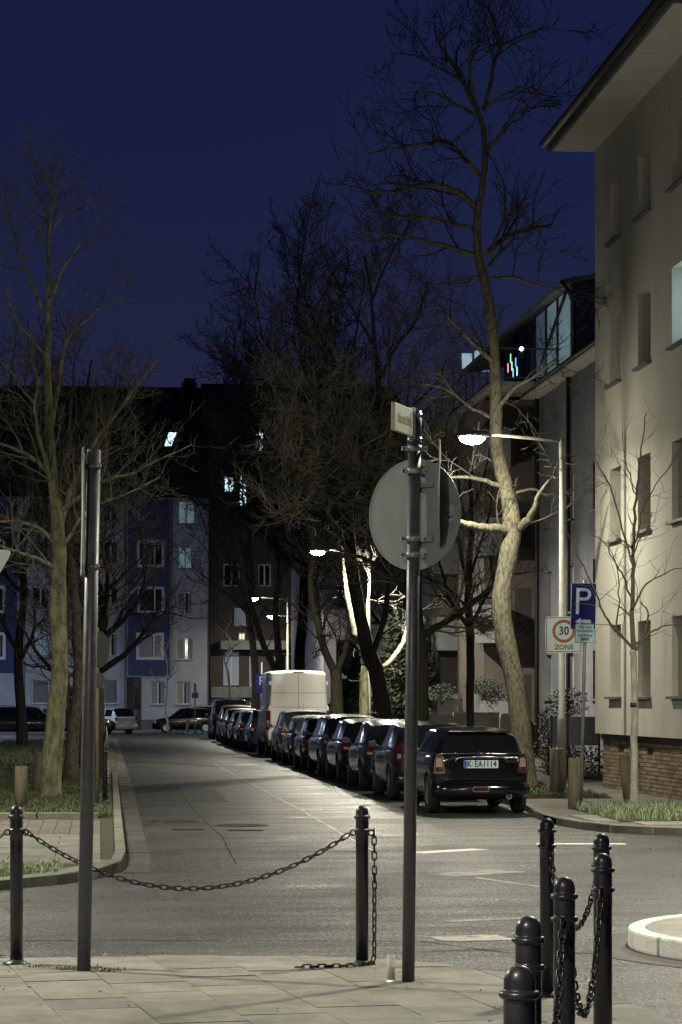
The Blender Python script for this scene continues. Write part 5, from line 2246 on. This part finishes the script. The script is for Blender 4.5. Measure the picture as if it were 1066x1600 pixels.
Q_limbs = [([(522, 1048), (505, 1010), (498, 980), (485, 920), (490, 850), (480, 780)], 13, 6), ([(527, 1048), (538, 1020), (546, 980), (548, 930), (540, 850)], 11, 5),
           ([(500, 985), (490, 900), (460, 840), (430, 780)], 8, 3), ([(490, 860), (500, 760), (490, 660), (480, 560)], 7, 2), ([(482, 800), (450, 700), (430, 600), (400, 520)], 7, 2),
           ([(540, 860), (545, 760), (530, 660), (540, 560)], 6, 2), ([(480, 600), (465, 500), (470, 420), (480, 350)], 5, 2), ([(450, 700), (410, 620), (380, 570), (340, 550)], 5, 2), ([(430, 610), (410, 530), (400, 470), (385, 430)], 4, 2)]
traced_tree('street_tree', 'forked dull brown tree right of the white van', 92, .1, Q_trunk, Q_limbs, 81, M_BARK, M_TWIGD, dens=1.05, minr=.009, lenf=2.0, spread=2.5)


# --- generic bare trees for the rest
def bare_tree(name, label, x, y, h, seed, bark, twig, r0=.2, group=None, dens=.8, fork=2.2, minr=.009, z=.1, lenf=1.6, nl=10, sp=1.0):
    rg = random.Random(seed)
    tr = Tree(seed, twig, bark, minr, dens, .35, 3)
    e = empty(name, (x, y, z), label=label, cat='tree', group=group)
    n = 10
    pts, rad = [], []
    for i in range(n + 1):
        f = i / n
        pts.append(Vector((rg.gauss(0, .12) * (f > 0) + math.sin(f * 3 + seed) * .25 * f, rg.gauss(0, .12) * (f > 0), h * f * .92 - (.05 if i == 0 else 0))))
        rad.append(r0 * (1.2 if i == 0 else 1) * (1 - f) ** .8 + .015)
    P, Rr = smooth_path(pts, rad, 3)
    MB().tube(P, Rr, 10).build('trunk', bark, e)
    for k in range(nl):
        f = fork / h + (1 - fork / h) * (k + rg.random() * .6) / nl * .85
        i = min(int(f * (len(P) - 1)), len(P) - 2)
        p = P[i]
        a = rg.uniform(0, 2 * PI)
        L = h * rg.uniform(.28, .45) * (1.1 - .7 * f) * sp
        d = Vector((math.cos(a), math.sin(a), .75)).normalized()
        q, rr = [p.copy()], [Rr[i] * .55]
        cur = p.copy()
        m = 6
        for j in range(m):
            d = (d + Vector((rg.gauss(0, .16), rg.gauss(0, .16), rg.gauss(.06, .12)))).normalized()
            cur = cur + d * L / m
            q.append(cur.copy())
            rr.append(Rr[i] * .55 * (1 - (j + 1) / m) + .01)
        MB().tube(q, rr, 7).build('limb', bark, e)
        tr.sprout(q, rr, L, 0, .15, None, lenf)
    tr.finish(e)
    return e


bare_tree('street_tree', 'tall dark tree filling the sky left of mid street', W(470, 1100, 104).x, 104, 18.5, 5, M_BARKD, M_TWIGD, .26, nl=17, dens=.9, lenf=2.1, minr=.014, sp=1.25, fork=6.5)
bare_tree('street_tree', 'dark tree behind the farthest parked cars', W(395, 1100, 128).x, 128, 17.0, 9, M_BARKD, M_TWIGD, .22, nl=11, dens=.7, lenf=2.0, minr=.014, fork=6.0)
bare_tree('street_tree', 'third tree of the left row, partly behind left pole', W(147, 1100, 62).x, 62, 11.0, 15, M_BARKD, M_TWIGD, .18, dens=.85, lenf=1.3, minr=.008, fork=1.6)
bare_tree('street_tree', 'fourth tree of the left row, farther back', W(150, 1100, 78).x, 78, 11.5, 16, M_BARKD, M_TWIGD, .18, dens=.8, lenf=1.5, minr=.009, fork=1.8)
bare_tree('street_tree', 'tree outside the left edge with branches reaching in', W(0, 1100, 56).x - .5, 57, 11.0, 17, M_BARKD, M_TWIGD, .2, dens=.85, lenf=1.4, minr=.008, fork=2.6)
bare_tree('street_tree', 'leafless tree behind the left yard', W(35, 1100, 95).x, 96, 14.5, 18, M_BARKD, M_TWIGD, .2, dens=.7, lenf=1.8, minr=.011, fork=3.0)
bare_tree('street_tree', 'tree with fine branches before the blue house', W(215, 1100, 100).x - 1.8, 100, 12.5, 19, M_BARKD, M_TWIGD, .16, dens=.8, lenf=1.8, minr=.010, fork=3.8)
bare_tree('street_tree', 'dark tree behind the terrace house', W(640, 1100, 100).x, 100, 16.0, 22, M_BARKD, M_TWIGD, .22, dens=.75, lenf=1.8, minr=.012, fork=4)
bare_tree('sapling', 'thin sapling in front of the blue bay', W(262, 1100, 138).x, 138, 6.0, 23, M_BARKW, M_TWIGD, .07, dens=.3, lenf=.6, minr=.008, fork=2.6, nl=7, sp=.8)
bare_tree('sapling', 'thin sapling in front of the brick house', W(355, 1100, 140).x, 140, 7.5, 24, M_BARKW, M_TWIGD, .09, dens=.3, lenf=.6, minr=.008, fork=4.0, nl=7, sp=.8)


# =================================================================== CARS
M_TYRE = mat('tyre', (.018, .018, .018), .85, bump=.4, bscale=60)
M_RIM = mat('alloy', (.42, .43, .45), .3, .9)
M_GLS = mat('car_glass', (.008, .010, .012), .05, spec=.7, coat=.4)
M_CHR = mat('chrome', (.75, .75, .75), .12, 1.0)
M_BLKP = mat('black_plastic', (.015, .015, .016), .5)
M_TAIL = mat('tail_lens', (.06, .008, .007), .15, coat=.6)
M_TAILW = mat('tail_lens_pale', (.36, .24, .19), .12, coat=.6)
M_PLATE = mat('plate_white', (.55, .68, .70), .4)


def paint(name, c, rough=.22, metal=.35):
    return mat('paint_' + name, c, rough, metal, coat=.9, col2=tuple(x * .8 for x in c), scale=1.2)


def eval_mesh(o):
    bpy.context.view_layer.update()
    dg = bpy.context.evaluated_depsgraph_get()
    return bpy.data.meshes.new_from_object(o.evaluated_get(dg))


def body_meshes(st, pm, wheels, wr, W2, sub=2):
    """st: stations rear->front: (y, zb, zbelt, zr, w, wr_, tag) tag: what is the strip from this station to next: 'b' body,'r' rear glass,'c' cabin roof,'f' windscreen"""
    bm = bmesh.new()
    rings = []
    for (y, zb, zl, zr, w, wt, tg) in st:
        hgt = zr - zl
        flat = hgt < .05
        P = [(0, zb), (.72 * w, zb), (.93 * w, zb + .07), (w, zb + .28), (w * .995, zl - .16), (.965 * w, zl - .03)]
        if flat:
            P += [(.90 * w, zl + .004), (.78 * w, zl + .02), (.5 * w, zr + .02), (0, zr + .035)]
        else:
            P += [(.925 * w, zl + .015), (wt + .02, zr - .075), (wt - .09, zr - .012), (0, zr + .015)]
        ring = [bm.verts.new((x, y, z)) for x, z in P] + [bm.verts.new((-x, y, z)) for x, z in P[-2:0:-1]]
        rings.append(ring)
    n = len(rings[0])
    half = 9
    for i in range(len(rings) - 1):
        tg = st[i][6]
        for k in range(n):
            k2 = (k + 1) % n
            f = bm.faces.new([rings[i][k], rings[i][k2], rings[i + 1][k2], rings[i + 1][k]])
            f.smooth = True
            kk = k if k < half else n - 1 - k      # symmetric strip index
            m = 0
            if kk == 6 and tg in ('c', 's'):
                m = 3
            if kk in (7, 8) and tg == 'r':
                m = 1
            if kk in (7, 8) and tg == 'f':
                m = 2
            if kk in (0,):
                m = 4
            f.material_index = m
    bm.faces.new(rings[0][::-1]).smooth = True
    bm.faces.new(rings[-1]).smooth = True
    bmesh.ops.recalc_face_normals(bm, faces=bm.faces)
    cr = bm.edges.layers.float.new('crease_edge')
    for i, ring in enumerate(rings):
        for k in range(n):
            e = bm.edges.get((ring[k], ring[(k + 1) % n]))
            if i in (0, len(rings) - 1):
                e[cr] = .55
            if st[i][6] in ('r', 'c', 'f') or (i and st[i - 1][6] in ('f', 'r')):
                kk = k if k < half else n - 1 - k
                if kk in (6, 7, 8):
                    e[cr] = .6
        if i < len(rings) - 1:
            for k in (5, 6, 7, n - 5, n - 6, n - 7):
                e = bm.edges.get((ring[k], rings[i + 1][k]))
                if e:
                    e[cr] = .45
    me = bpy.data.meshes.new('tmp')
    bm.to_mesh(me)
    bm.free()
    slots = [pm, M_GLS, M_GLS, M_GLS, M_BLKP]
    # distinct slots needed for splitting
    for s in slots:
        me.materials.append(s)
    o = bpy.data.objects.new('tmp', me)
    COL.objects.link(o)
    ss = o.modifiers.new('s', 'SUBSURF')
    ss.levels = sub
    ss.render_levels = sub
    cut = MB()
    for yw in wheels:
        for s in (-1, 1):
            nn = 20
            b = len(cut.v)
            for x in (s * (W2 - .24), s * (W2 + .2)):
                for k in range(nn):
                    a = 2 * PI * k / nn
                    cut.v.append((x, yw + (wr + .055) * math.cos(a), wr + (wr + .055) * math.sin(a)))
            for k in range(nn):
                k2 = (k + 1) % nn
                q = [b + k, b + k2, b + nn + k2, b + nn + k]
                cut._face(q if s < 0 else q[::-1])
            e0, e1 = [b + k for k in range(nn)], [b + nn + k for k in range(nn)]
            cut._face(e0[::-1] if s < 0 else e0)
            cut._face(e1 if s < 0 else e1[::-1])
    cut.mi = [4] * len(cut.f)
    cm = cut.mesh('cut', slots)
    bmc = bmesh.new()
    bmc.from_mesh(cm)
    bmesh.ops.recalc_face_normals(bmc, faces=bmc.faces)
    bmc.to_mesh(cm)
    bmc.free()
    co = bpy.data.objects.new('cut', cm)
    COL.objects.link(co)
    bo = o.modifiers.new('b', 'BOOLEAN')
    bo.operation = 'DIFFERENCE'
    bo.object = co
    bo.solver = 'EXACT'
    full = eval_mesh(o)
    bpy.data.objects.remove(o)
    bpy.data.objects.remove(co)
    res = {}
    for idx, nm in ((0, 'body'), (1, 'rear_window'), (2, 'windscreen'), (3, 'side_windows'), (4, 'underbody')):
        b2 = bmesh.new()
        b2.from_mesh(full)
        dead = [f for f in b2.faces if f.material_index != idx]
        bmesh.ops.delete(b2, geom=dead, context='FACES')
        if nm == 'side_windows':
            for sgn, nn_ in ((-1, 'L'), (1, 'R')):
                b3 = b2.copy()
                dd = [f for f in b3.faces if f.calc_center_median().x * sgn < 0]
                bmesh.ops.delete(b3, geom=dd, context='FACES')
                m3 = bpy.data.meshes.new('side_window')
                b3.to_mesh(m3)
                b3.free()
                m3.materials.clear()
                m3.materials.append(M_GLS)
                m3.polygons.foreach_set('material_index', [0] * len(m3.polygons))
                res['side' + nn_] = m3
            b2.free()
            continue
        m2 = bpy.data.meshes.new(nm)
        b2.to_mesh(m2)
        b2.free()
        m2.materials.clear()
        m2.materials.append(slots[idx])
        m2.polygons.foreach_set('material_index', [0] * len(m2.polygons))
        res[nm] = m2
    return res


_wheels = {}


def wheel_meshes(r, w=.19):
    if (r, w) in _wheels:
        return _wheels[(r, w)]
    mb = MB()
    mb.lathe([(r * .62, -w / 2), (r * .93, -w / 2), (r, -w / 2 + .03), (r, w / 2 - .03), (r * .93, w / 2), (r * .62, w / 2), (r * .6, 0)], 28)
    ty = mb.mesh('tyre', M_TYRE)
    ty.transform(Matrix.Rotation(R(90), 4, 'Y'))
    mb = MB()
    mb.lathe([(r * .64, w / 2 - .03), (r * .64, w / 2 - .005), (r * .57, w / 2 - .01), (r * .56, w / 2 - .05)], 28)
    mb.lathe([(.05, w / 2 - .04), (.05, w / 2 - .01), (.02, w / 2)], 10)
    for k in range(7):
        a = 2 * PI * k / 7
        M = Matrix.Rotation(a, 4, 'Z')
        mb.box(.03, r * .6, -.022, .022, w / 2 - .04, w / 2 - .012, M)
    ri = mb.mesh('rim', M_RIM)
    ri.transform(Matrix.Rotation(R(90), 4, 'Y'))
    _wheels[(r, w)] = (ty, ri)
    return ty, ri


STY = {}


def hatch(L, Wd, H, belt=.92, rear_lean=.28, hood=.95, roof_in=.56, rr=.0, nose=.75, bootlen=0.0, zb=.2, roofrear=None):
    """generic stations for a hatchback (rear at -L/2)"""
    w = Wd / 2
    y0 = -L / 2
    wt = w * .74
    rrr = roofrear or H - .05
    st = []
    st.append((y0, zb + .10, belt - .06, belt - .06, w * .80, w * .6, 'b'))
    st.append((y0 + .10, zb + .03, belt - .01, belt - .01, w * .93, w * .7, 'b' if bootlen else 'r'))
    if bootlen:
        st.append((y0 + .10 + bootlen, zb, belt + .02, belt + .02, w * .98, w * .7, 'r'))
    yb = y0 + .10 + bootlen
    st.append((yb + rear_lean, zb, belt + .01, rrr, w * .97, wt, 'c'))
    st.append((yb + rear_lean + .75, zb, belt, H - .015, w, wt * 1.03, 'b2'))
    st[-1] = (yb + rear_lean + .75, zb, belt, H - .015, w, wt * 1.03, 'p')
    st.append((yb + rear_lean + .83, zb, belt, H - .01, w, wt * 1.03, 'c'))
    yw = L / 2 - hood - .62
    st.append((yw - .35, zb, belt - .03, H, w, wt, 'c'))
    st.append((yw, zb, belt - .04, H - .04, w, wt * .96, 'f'))
    st.append((yw + .62, zb, belt - .05, belt - .05, w * .99, w * .7, 'b'))
    st.append((L / 2 - .35, zb, nose + .04, nose + .04, w * .96, w * .7, 'b'))
    st.append((L / 2 - .06, zb + .02, nose - .08, nose - .08, w * .84, w * .6, 'b'))
    st.append((L / 2, zb + .1, nose - .2, nose - .2, w * .72, w * .5, 'b'))
    return st


def van_st(L, Wd, H):
    w = Wd / 2
    y0 = -L / 2
    return [(y0, .42, 1.62, H - .12, w * .955, w * .80, 'b'), (y0 + .03, .38, 1.64, H - .03, w, w * .86, 'b'), (y0 + .9, .36, 1.64, H, w, w * .87, 'b'),
            (L / 2 - 1.9, .36, 1.55, H, w, w * .86, 'c'), (L / 2 - 1.35, .36, 1.45, H - .08, w, w * .82, 'f'), (L / 2 - .75, .36, 1.25, 1.27, w * .99, w * .7, 'b'),
            (L / 2 - .15, .36, 1.0, 1.0, w * .93, w * .7, 'b'), (L / 2, .42, .85, .85, w * .82, w * .6, 'b')]


def make_car(name, label, cat, stations, pm, L, Wd, H, wr=.30, wb=(.82, .80), group=None, lights='generic', belt=.92, plate=True, mirror=True, extra=None, side_panel=None):
    t = empty(name, (0, 0, 0), label=label, cat=cat, group=group)
    wy = (-L / 2 + wb[0], L / 2 - wb[1])
    ms = body_meshes(stations, pm, wy, wr, Wd / 2)
    bd = link_mesh('body', ms['body'], t)
    link_mesh('rear_window', ms['rear_window'], t)
    link_mesh('windscreen', ms['windscreen'], t)
    link_mesh('side_window', ms['sideL'], t)
    link_mesh('side_window', ms['sideR'], t)
    link_mesh('underbody', ms['underbody'], t)
    ty, ri = wheel_meshes(wr)
    for y in wy:
        for s in (-1, 1):
            wh = empty('wheel', (s * (Wd / 2 - .115), y, wr), 0 if s > 0 else PI)
            wh.parent = t
            link_mesh('tyre', ty, wh)
            link_mesh('rim', ri, wh)
    yr = -L / 2
    w = Wd / 2
    if plate:
        MB().prism(rrect(.53, .12, .01, 2, 0, .62 if lights != 'mini' else .79), yr - .02, yr - .004).build('number_plate', M_PLATE, t)
    if lights == 'generic':
        for s in (-1, 1):
            M = Matrix.Translation((s * (w * .80), yr + .055, belt - .13)) @ Matrix.Rotation(R(28 * s), 4, 'Z')
            a = MB().prism(rrect(.17, .21, .05), -.035, .03, M).build('tail_light', M_TAIL, t)
            MB().prism(rrect(.12, .05, .02, 3, 0, -.03), -.04, -.034, M).build('indicator_lens', M_TAILW, a)
    if lights == 'tall':
        for s in (-1, 1):
            M = Matrix.Translation((s * (w * .82), yr + .06, belt - .06)) @ Matrix.Rotation(R(30 * s), 4, 'Z')
            a = MB().prism(rrect(.11, .34, .04), -.035, .03, M).build('tail_light', M_TAIL, t)
            MB().prism(rrect(.08, .08, .02, 3, 0, -.06), -.04, -.034, M).build('indicator_lens', M_TAILW, a)
    # bumper
    if lights != 'van':
        bp = MB()
        pts = []
        for i in range(13):
            a = -1 + 2 * i / 12
            x = a * w * .93
            pts.append((x, yr + .11 - .13 * (1 - abs(a) ** 3), .40))
        bp.tube(pts, [.10] + [.12] * 11 + [.10], 10)
        for i in range(len(bp.v)):
            x, y, z = bp.v[i]
            bp.v[i] = (x, y + (.02 if z > .42 else 0), .40 + (z - .40) * 1.25)
        bp.build('rear_bumper', pm, t)
    if mirror:
        for s in (-1, 1):
            mb = MB()
            zz = belt + .06 if lights != 'van' else 1.35
            ym = L / 2 - (1.5 if lights != 'van' else 1.25)
            mb.prism(rrect(.16, .11 if lights != 'van' else .28, .045, 4, s * (w + .09), zz), ym - .05, ym + .03)
            mb.tube([(s * (w - .05), ym, zz - .05), (s * (w + .06), ym, zz - .03)], .025, 6)
            mb.build('door_mirror', M_BLKP if lights != 'mini' else pm, t)
    # door seams and handle
    mb = MB()
    mb.box(-w - .008, -w + .02, -.05, .10, belt - .16, belt - .13)
    mb.box(w - .02, w + .008, -.05, .10, belt - .16, belt - .13)
    mb.build('door_handles', pm if lights != 'mini' else M_CHR, t)
    # antenna
    if lights != 'van':
        MB().tube([(0, -L * .16 - .2, H - .01), (0, -L * .16 - .32, H + .17)], [.006, .003], 5).build('antenna', M_BLKP, t)
    return t, ms


# --- the nearest car: small black hatchback
L_, W_, H_ = 3.7, 1.62, 1.38
st = [(-1.85, .30, .90, .90, .70, .5, 'b'), (-1.79, .24, .945, .945, .775, .6, 'r'), (-1.60, .22, .955, 1.29, .79, .585, 'c'), (-.95, .2, .95, 1.375, .80, .60, 'p'),
      (-.90, .2, .95, 1.375, .80, .60, 'c'), (.02, .2, .93, 1.38, .80, .59, 'c'), (.36, .2, .92, 1.335, .80, .56, 'f'), (.78, .2, .91, .91, .79, .55, 'b'),
      (1.5, .2, .82, .82, .77, .5, 'b'), (1.78, .22, .70, .70, .70, .5, 'b'), (1.85, .3, .6, .6, .6, .4, 'b')]
mp_ = paint('black', (.008, .008, .011), .14, .3)
car, ms = make_car('parked_car', 'nearest parked car, small black hatchback with plate K EA 1114', 'car', st, mp_, L_, W_, H_, .305, (.62, .62), 'cars parked along the right kerb', 'mini', .95, plate=False)
car0 = car
yr = -1.85
# roof lighter, with spoiler
sp = MB()
sp.box(-.50, .50, -1.69, -1.40, 1.295, 1.318)
bevel_obj(sp.build('roof_spoiler', mp_, car), .012, 2)
# chrome handle, plate recess
mb = MB().prism(rrect(.80, .26, .09, 5, -.0, .795), yr - .004, yr + .03)
mb.build('plate_recess', mp_, car)
mb = MB()
mb.tube([(-.41, yr - .005, .80), (-.40, yr - .02, .87), (-.34, yr - .03, .905), (0, yr - .035, .912), (.34, yr - .03, .905), (.40, yr - .02, .87), (.41, yr - .005, .80)], [.012, .016, .02, .022, .02, .016, .012], 8)
mb.build('boot_handle', M_CHR, car)
mb = MB()
mb.prism(rrect(.55, .125, .012, 3, .0, .795), yr - .022, yr - .010)
pl = mb.build('number_plate', M_PLATE, car)
MB().prism(rrect(.042, .118, .004, 2, -.252, .795), yr - .0245, yr - .022).build('blue_band', mat('euro_blue', (.02, .05, .45), .4), pl)
o = text_mesh('K', .135, (-.190, yr - .0245, .795), pl, offset=.003, xs=.85)
o.data.materials.append(M_SBLK)
o = text_mesh('EA1114', .135, (.070, yr - .0245, .795), pl, offset=.003, xs=.80)
o.data.materials.append(M_SBLK)
MB().prism(ngon(.014, 12, -.138, .815), yr - .0245, yr - .022).prism(ngon(.014, 12, -.138, .775), yr - .0245, yr - .022).build('seal', mat('seal_tan', (.35, .3, .25), .5), pl)
o = text_mesh('COOPER', .045, (.49, yr + .004, .835), car, name='badge', thick=.004, offset=.001)
o.data.materials.append(M_CHR)
# wing emblem
mb = MB()
mb.sphere((0, yr + .02, .965), .025, 12, 6, (1, .5, .8))
mb.prism([(-.09, .965), (-.02, .972), (-.02, .955), (-.075, .952)], yr + .0, yr + .012)
mb.prism([(.09, .965), (.02, .972), (.02, .955), (.075, .952)][::-1], yr + .0, yr + .012)
mb.build('emblem', M_CHR, car)
for s in (-1, 1):
    M = Matrix.Translation((s * .655, yr + .045, .80)) @ Matrix.Rotation(R(15 * s), 4, 'Z')
    q = [(-.092, -.15), (.092, -.15), (.066, .11), (.035, .15), (-.035, .15), (-.066, .11)]
    if s < 0:
        pass
    mb = MB()
    inn = [(x * .82, z * .86) for x, z in q]
    b0 = len(mb.v)
    ring_prism(mb, q, inn, -.055, .03)
    mb.v = [tuple(M @ Vector(v)) for v in mb.v]
    a = mb.build('tail_light', M_CHR, car)
    MB().prism(inn, -.048, .02, M).build('red_lens', mat('rear_lens', (.10, .035, .03), .12, coat=.6), a)
    mb = MB()
    mb.prism([(-.058, -.05), (.058, -.05), (.042, .095), (-.042, .095)], -.056, -.047, M)
    mb.build('clear_lens', M_TAILW, a)
# rear window wiper, chrome line, bumper
mb = MB()
mb.box(-.24, .20, yr + .085, yr + .115, .985, 1.01)
mb.tube([(-.03, yr + .03, .99), (-.02, yr + .02, .965)], .03, 8)
mb.build('wiper', M_BLKP, car)
mb = MB()
for s in (-1, 1):
    mb.tube([(s * .745, -1.70, .958), (s * .79, -1.2, .962), (s * .797, 0, .95), (s * .79, .7, .935)], .009, 6)
mb.tube([(-.72, yr + .07, .958), (-.4, yr + .035, .962), (0, yr + .03, .964), (.4, yr + .035, .962), (.72, yr + .07, .958)], .008, 6)
mb.build('chrome_trim', M_CHR, car)
mb = MB()
ring_prism(mb, rrect(.27, .085, .04, 5, -.02, .40), rrect(.24, .058, .028, 5, -.02, .40), yr - .155, yr - .09)
fr = mb.build('fog_surround', M_CHR, car)
MB().prism(rrect(.24, .058, .028, 5, -.02, .40), yr - .148, yr - .09).build('fog_lens', M_TAIL, fr)
mb = MB()
for rr_, m in ((.045, 0),):
    b0 = len(mb.v)
    mb.tube([(.44, yr - .09, .285), (.44, yr + .2, .285)], .045, 14)
ex = mb.build('exhaust', M_CHR, car)
MB().tube([(.44, yr - .094, .285), (.44, yr - .088, .285)], .034, 14).build('bore', M_SBLK, ex)
mb = MB()
for s in (-.33, .33):
    mb.sphere((s, -.35, 1.12), .12, 12, 8, (1.05, .5, 1.1))
# seats behind the glass would need clear glass; keep as shapes just inside the rear window
mb.build('headrests', mat('headrest', (.02, .02, .02), .7), car)
CARX = 6.03
car.location = (CARX, 39.2 + 1.85, 0)

# --- the row behind
row_cars = []


def place(c, y_rear, L, x=CARX, rz=0.0):
    c.location = (x, y_rear + L / 2, 0)
    c.rotation_euler = (0, 0, rz)


def mk(label, L, Wd, H, pm, belt, rear_lean, lights='generic', y=0, boot=0.0, roofrear=None, hood=.95, wb=(.78, .80), x=CARX, rails=False, nose=.75, name='parked_car', grp='cars parked along the right kerb', cat='car'):
    st = hatch(L, Wd, H, belt, rear_lean, hood, bootlen=boot, roofrear=roofrear, nose=nose)
    c, m = make_car(name, label, cat, st, pm, L, Wd, H, .31, wb, grp, lights, belt)
    if rails:
        for s in (-1, 1):
            MB().tube([(s * Wd * .36, -L / 2 + .45, H - .03), (s * Wd * .36, -L / 2 + .55, H + .04), (s * Wd * .36, L * .05, H + .05), (s * Wd * .36, L * .05 + .12, H - .02)], .016, 6).build('roof_rail', M_CHR, c)
    place(c, y, L, x)
    return c


CW = 1.66
p_nav = paint('navy', (.02, .022, .045))
p_blk = paint('soft_black', (.016, .015, .018))
p_grey = paint('grey', (.11, .115, .13), .25, .6)
p_silver = paint('silver', (.26, .25, .25), .28, .7)
p_blue = paint('slate', (.045, .06, .115), .25, .5)
p_red = paint('rust_red', (.16, .05, .035), .3, .2)
p_cream = paint('cream', (.50, .47, .36), .35, .0)
p_van = mat('van_white', (.80, .78, .74), .38, coat=.5, col2=(.74, .72, .685), scale=.8)
mk('second parked car, dark hatchback half hidden behind the sign pole', 3.95, CW, 1.42, p_blk, .93, .30, 'tall', 44.2)
mk('third parked car, round dark hatchback left of the sign pole', 3.9, CW, 1.42, p_nav, .92, .42, 'generic', 49.2, roofrear=1.33)
mk('fourth parked car, black hatchback with orange red tail light', 4.2, CW, 1.40, p_blk, .93, .36, 'generic', 54.0)
mk('fifth parked car, dark estate with bright roof rails', 4.45, CW, 1.47, p_grey, .95, .26, 'tall', 58.8, rails=True)
mk('sixth parked car, slate blue hatchback', 3.9, CW, 1.42, p_blue, .92, .38, 'generic', 63.9)
mk('seventh parked car, grey hatchback before the silver one', 3.9, CW, 1.40, p_grey, .92, .34, 'generic', 68.2)
mk('silver tall hatchback parked directly before the white van', 4.0, CW, 1.55, p_silver, 1.0, .30, 'generic', 72.6)
# van
Lv, Wv, Hv = 5.6, 2.02, 2.78
van, _ = make_car('parked_van', 'tall white panel van parked in the row of cars', 'van', van_st(Lv, Wv, Hv), p_van, Lv, Wv, Hv, .34, (1.0, .95), None, 'van', 1.3, plate=False)
yr = -Lv / 2
mb = MB()
mb.box(-.006, .006, yr - .004, yr + .02, .5, 2.66)
for z in (1.02, 1.60, 2.05):
    mb.box(-.86, .86, yr - .003, yr + .02, z - .006, z + .006)
for s in (-1, 1):
    mb.box(s * .87 - .006, s * .87 + .006, yr - .003, yr + .02, .5, 2.62)
mb.build('door_seams', mat('seam_grey', (.09, .088, .085), .6), van)
for s in (-1, 1):
    for z in (.8, 1.5, 2.3):
        MB().box(s * .90 - .03, s * .90 + .03, yr - .03, yr + .02, z, z + .12).build('hinge', p_van, van)
    M = Matrix.Translation((s * .945, yr + .045, 1.18)) @ Matrix.Rotation(R(20 * s), 4, 'Z')
    a = MB().prism(rrect(.14, .62, .03), -.05, .05, M).build('tail_light', M_TAIL, van)
    MB().prism(rrect(.08, .12, .02, 3, 0, -.05), -.056, -.05, M).build('indicator_lens', M_TAILW, a)
MB().box(-.17, .17, yr - .03, yr + .05, 2.68, 2.715).build('brake_light', M_TAIL, van)
MB().box(-.98, .98, yr - .08, yr + .1, .40, .56).build('rear_bumper', M_BLKP, van)
MB().prism(rrect(.52, .12, .01, 2, -.35, .80), yr - .01, yr + .01).build('number_plate', M_PLATE, van)
mb = MB()
for s in (-1, 1):
    mb.box(s * (Wv / 2 + .004) - .006, s * (Wv / 2 + .004) + .006, -1.9, 2.3, .62, .80)
mb.build('side_rubbing_strip', mat('strip_grey', (.10, .10, .11), .6), van)
place(van, 78.6, Lv, 6.27)
# cars beyond the van, at its left flank
mk('dark blue car parked beyond the white van', 4.1, CW, 1.45, p_nav, .93, .3, 'tall', 86.5, x=6.0)
mk('slate car parked two places beyond the van', 4.1, CW, 1.44, p_blue, .93, .34, 'generic', 91.6, x=5.9)
mk('silver hatchback in the far part of the car row', 3.9, CW, 1.42, p_silver, .93, .34, 'generic', 96.8, x=5.9)
mk('cream hatchback in the far part of the car row', 4.0, CW, 1.50, p_cream, .95, .40, 'generic', 102.0, x=5.9)
mk('rust red hatchback in the far part of the car row', 4.1, CW, 1.62, p_red, 1.0, .34, 'generic', 108.0, x=6.0)
mk('black people carrier at the far end of the car row', 4.7, 1.85, 1.92, p_nav, 1.1, .22, 'tall', 115.5, x=6.1, roofrear=1.85)


# side-on cars at the end of the street
def side_car(label, px, d, L, H, pm, flip=1, **k):
    c = mk(label, L, 1.7, H, pm, k.get('belt', .92), k.get('lean', .35), 'generic', 0, grp='cars parked across the end of the street', rails=k.get('rails', False), roofrear=k.get('rr'))
    p = W(px, 1100, d)
    c.location = (p.x, p.y, 0)
    c.rotation_euler = (0, 0, R(90) * flip)
    return c


side_car('black estate car side on at the left edge', 36, 128, 4.7, 1.52, p_blk, -1, belt=.95, lean=.28, rails=True)
side_car('small black hatchback side on before the blue house', 290, 139, 3.75, 1.42, p_blk, 1, rr=1.36)
side_car('dark car behind the left trunks', 118, 134, 4.3, 1.45, p_nav, -1)
c = mk('small white car seen between the left pole and the house', 3.6, 1.6, 1.45, paint('white', (.5, .5, .47), .35, 0), .92, .3, 'generic', 0, grp='cars parked across the end of the street')
p = W(168, 1100, 136)
c.location = (p.x, p.y, 0)
c.rotation_euler = (0, 0, R(35))
c = mk('pale roofed car behind the small black hatchback', 4.2, 1.7, 1.55, paint('greyroof', (.3, .3, .3), .3, .4), .92, .3, 'generic', 0, grp='cars parked across the end of the street')
p = W(318, 1100, 143)
c.location = (p.x, 143.2, 0)
c.rotation_euler = (0, 0, R(90))

# small street furniture near the end
p = W(305, 1100, 136)
t = empty('sign_pole', (p.x, p.y, 0), label='thin pole with small box before the small black hatchback', cat='sign pole')
MB().tube([(0, 0, 0), (0, 0, 2.55)], .035, 8).build('post', M_WOOD, t)
MB().box(-.18, .18, -.08, .05, 1.95, 2.25).build('box', M_BROWN, t)
MB().box(-.07, .07, -.06, .05, 2.3, 2.75).build('head', M_WOOD, t)
wood_post(W(292, 1100, 137), .75, .10, 'short leaning post before the small black hatchback', (0, R(6)), 0)
p = W(310, 1140, 136.5)


def bluefn(rg):
    return p.x + rg.uniform(-.7, .7), p.y + rg.uniform(-.5, .5)


grass('grass', bluefn, 160, .16, mat('blue_lit_grass', (.12, .3, .4), .6), 'tuft of grass painted with bluish light at the far street corner', .0, 9, .02)  # bluish light falling on the tuft is painted into its colour
MB().tube([W(27, 1148, 127).xy.to_3d(), W(27, 1148, 127).xy.to_3d() + Vector((0, 0, .9))], .045, 8).build('bollard', M_GALV, None, label='thin grey post before the black estate car', cat='bollard')
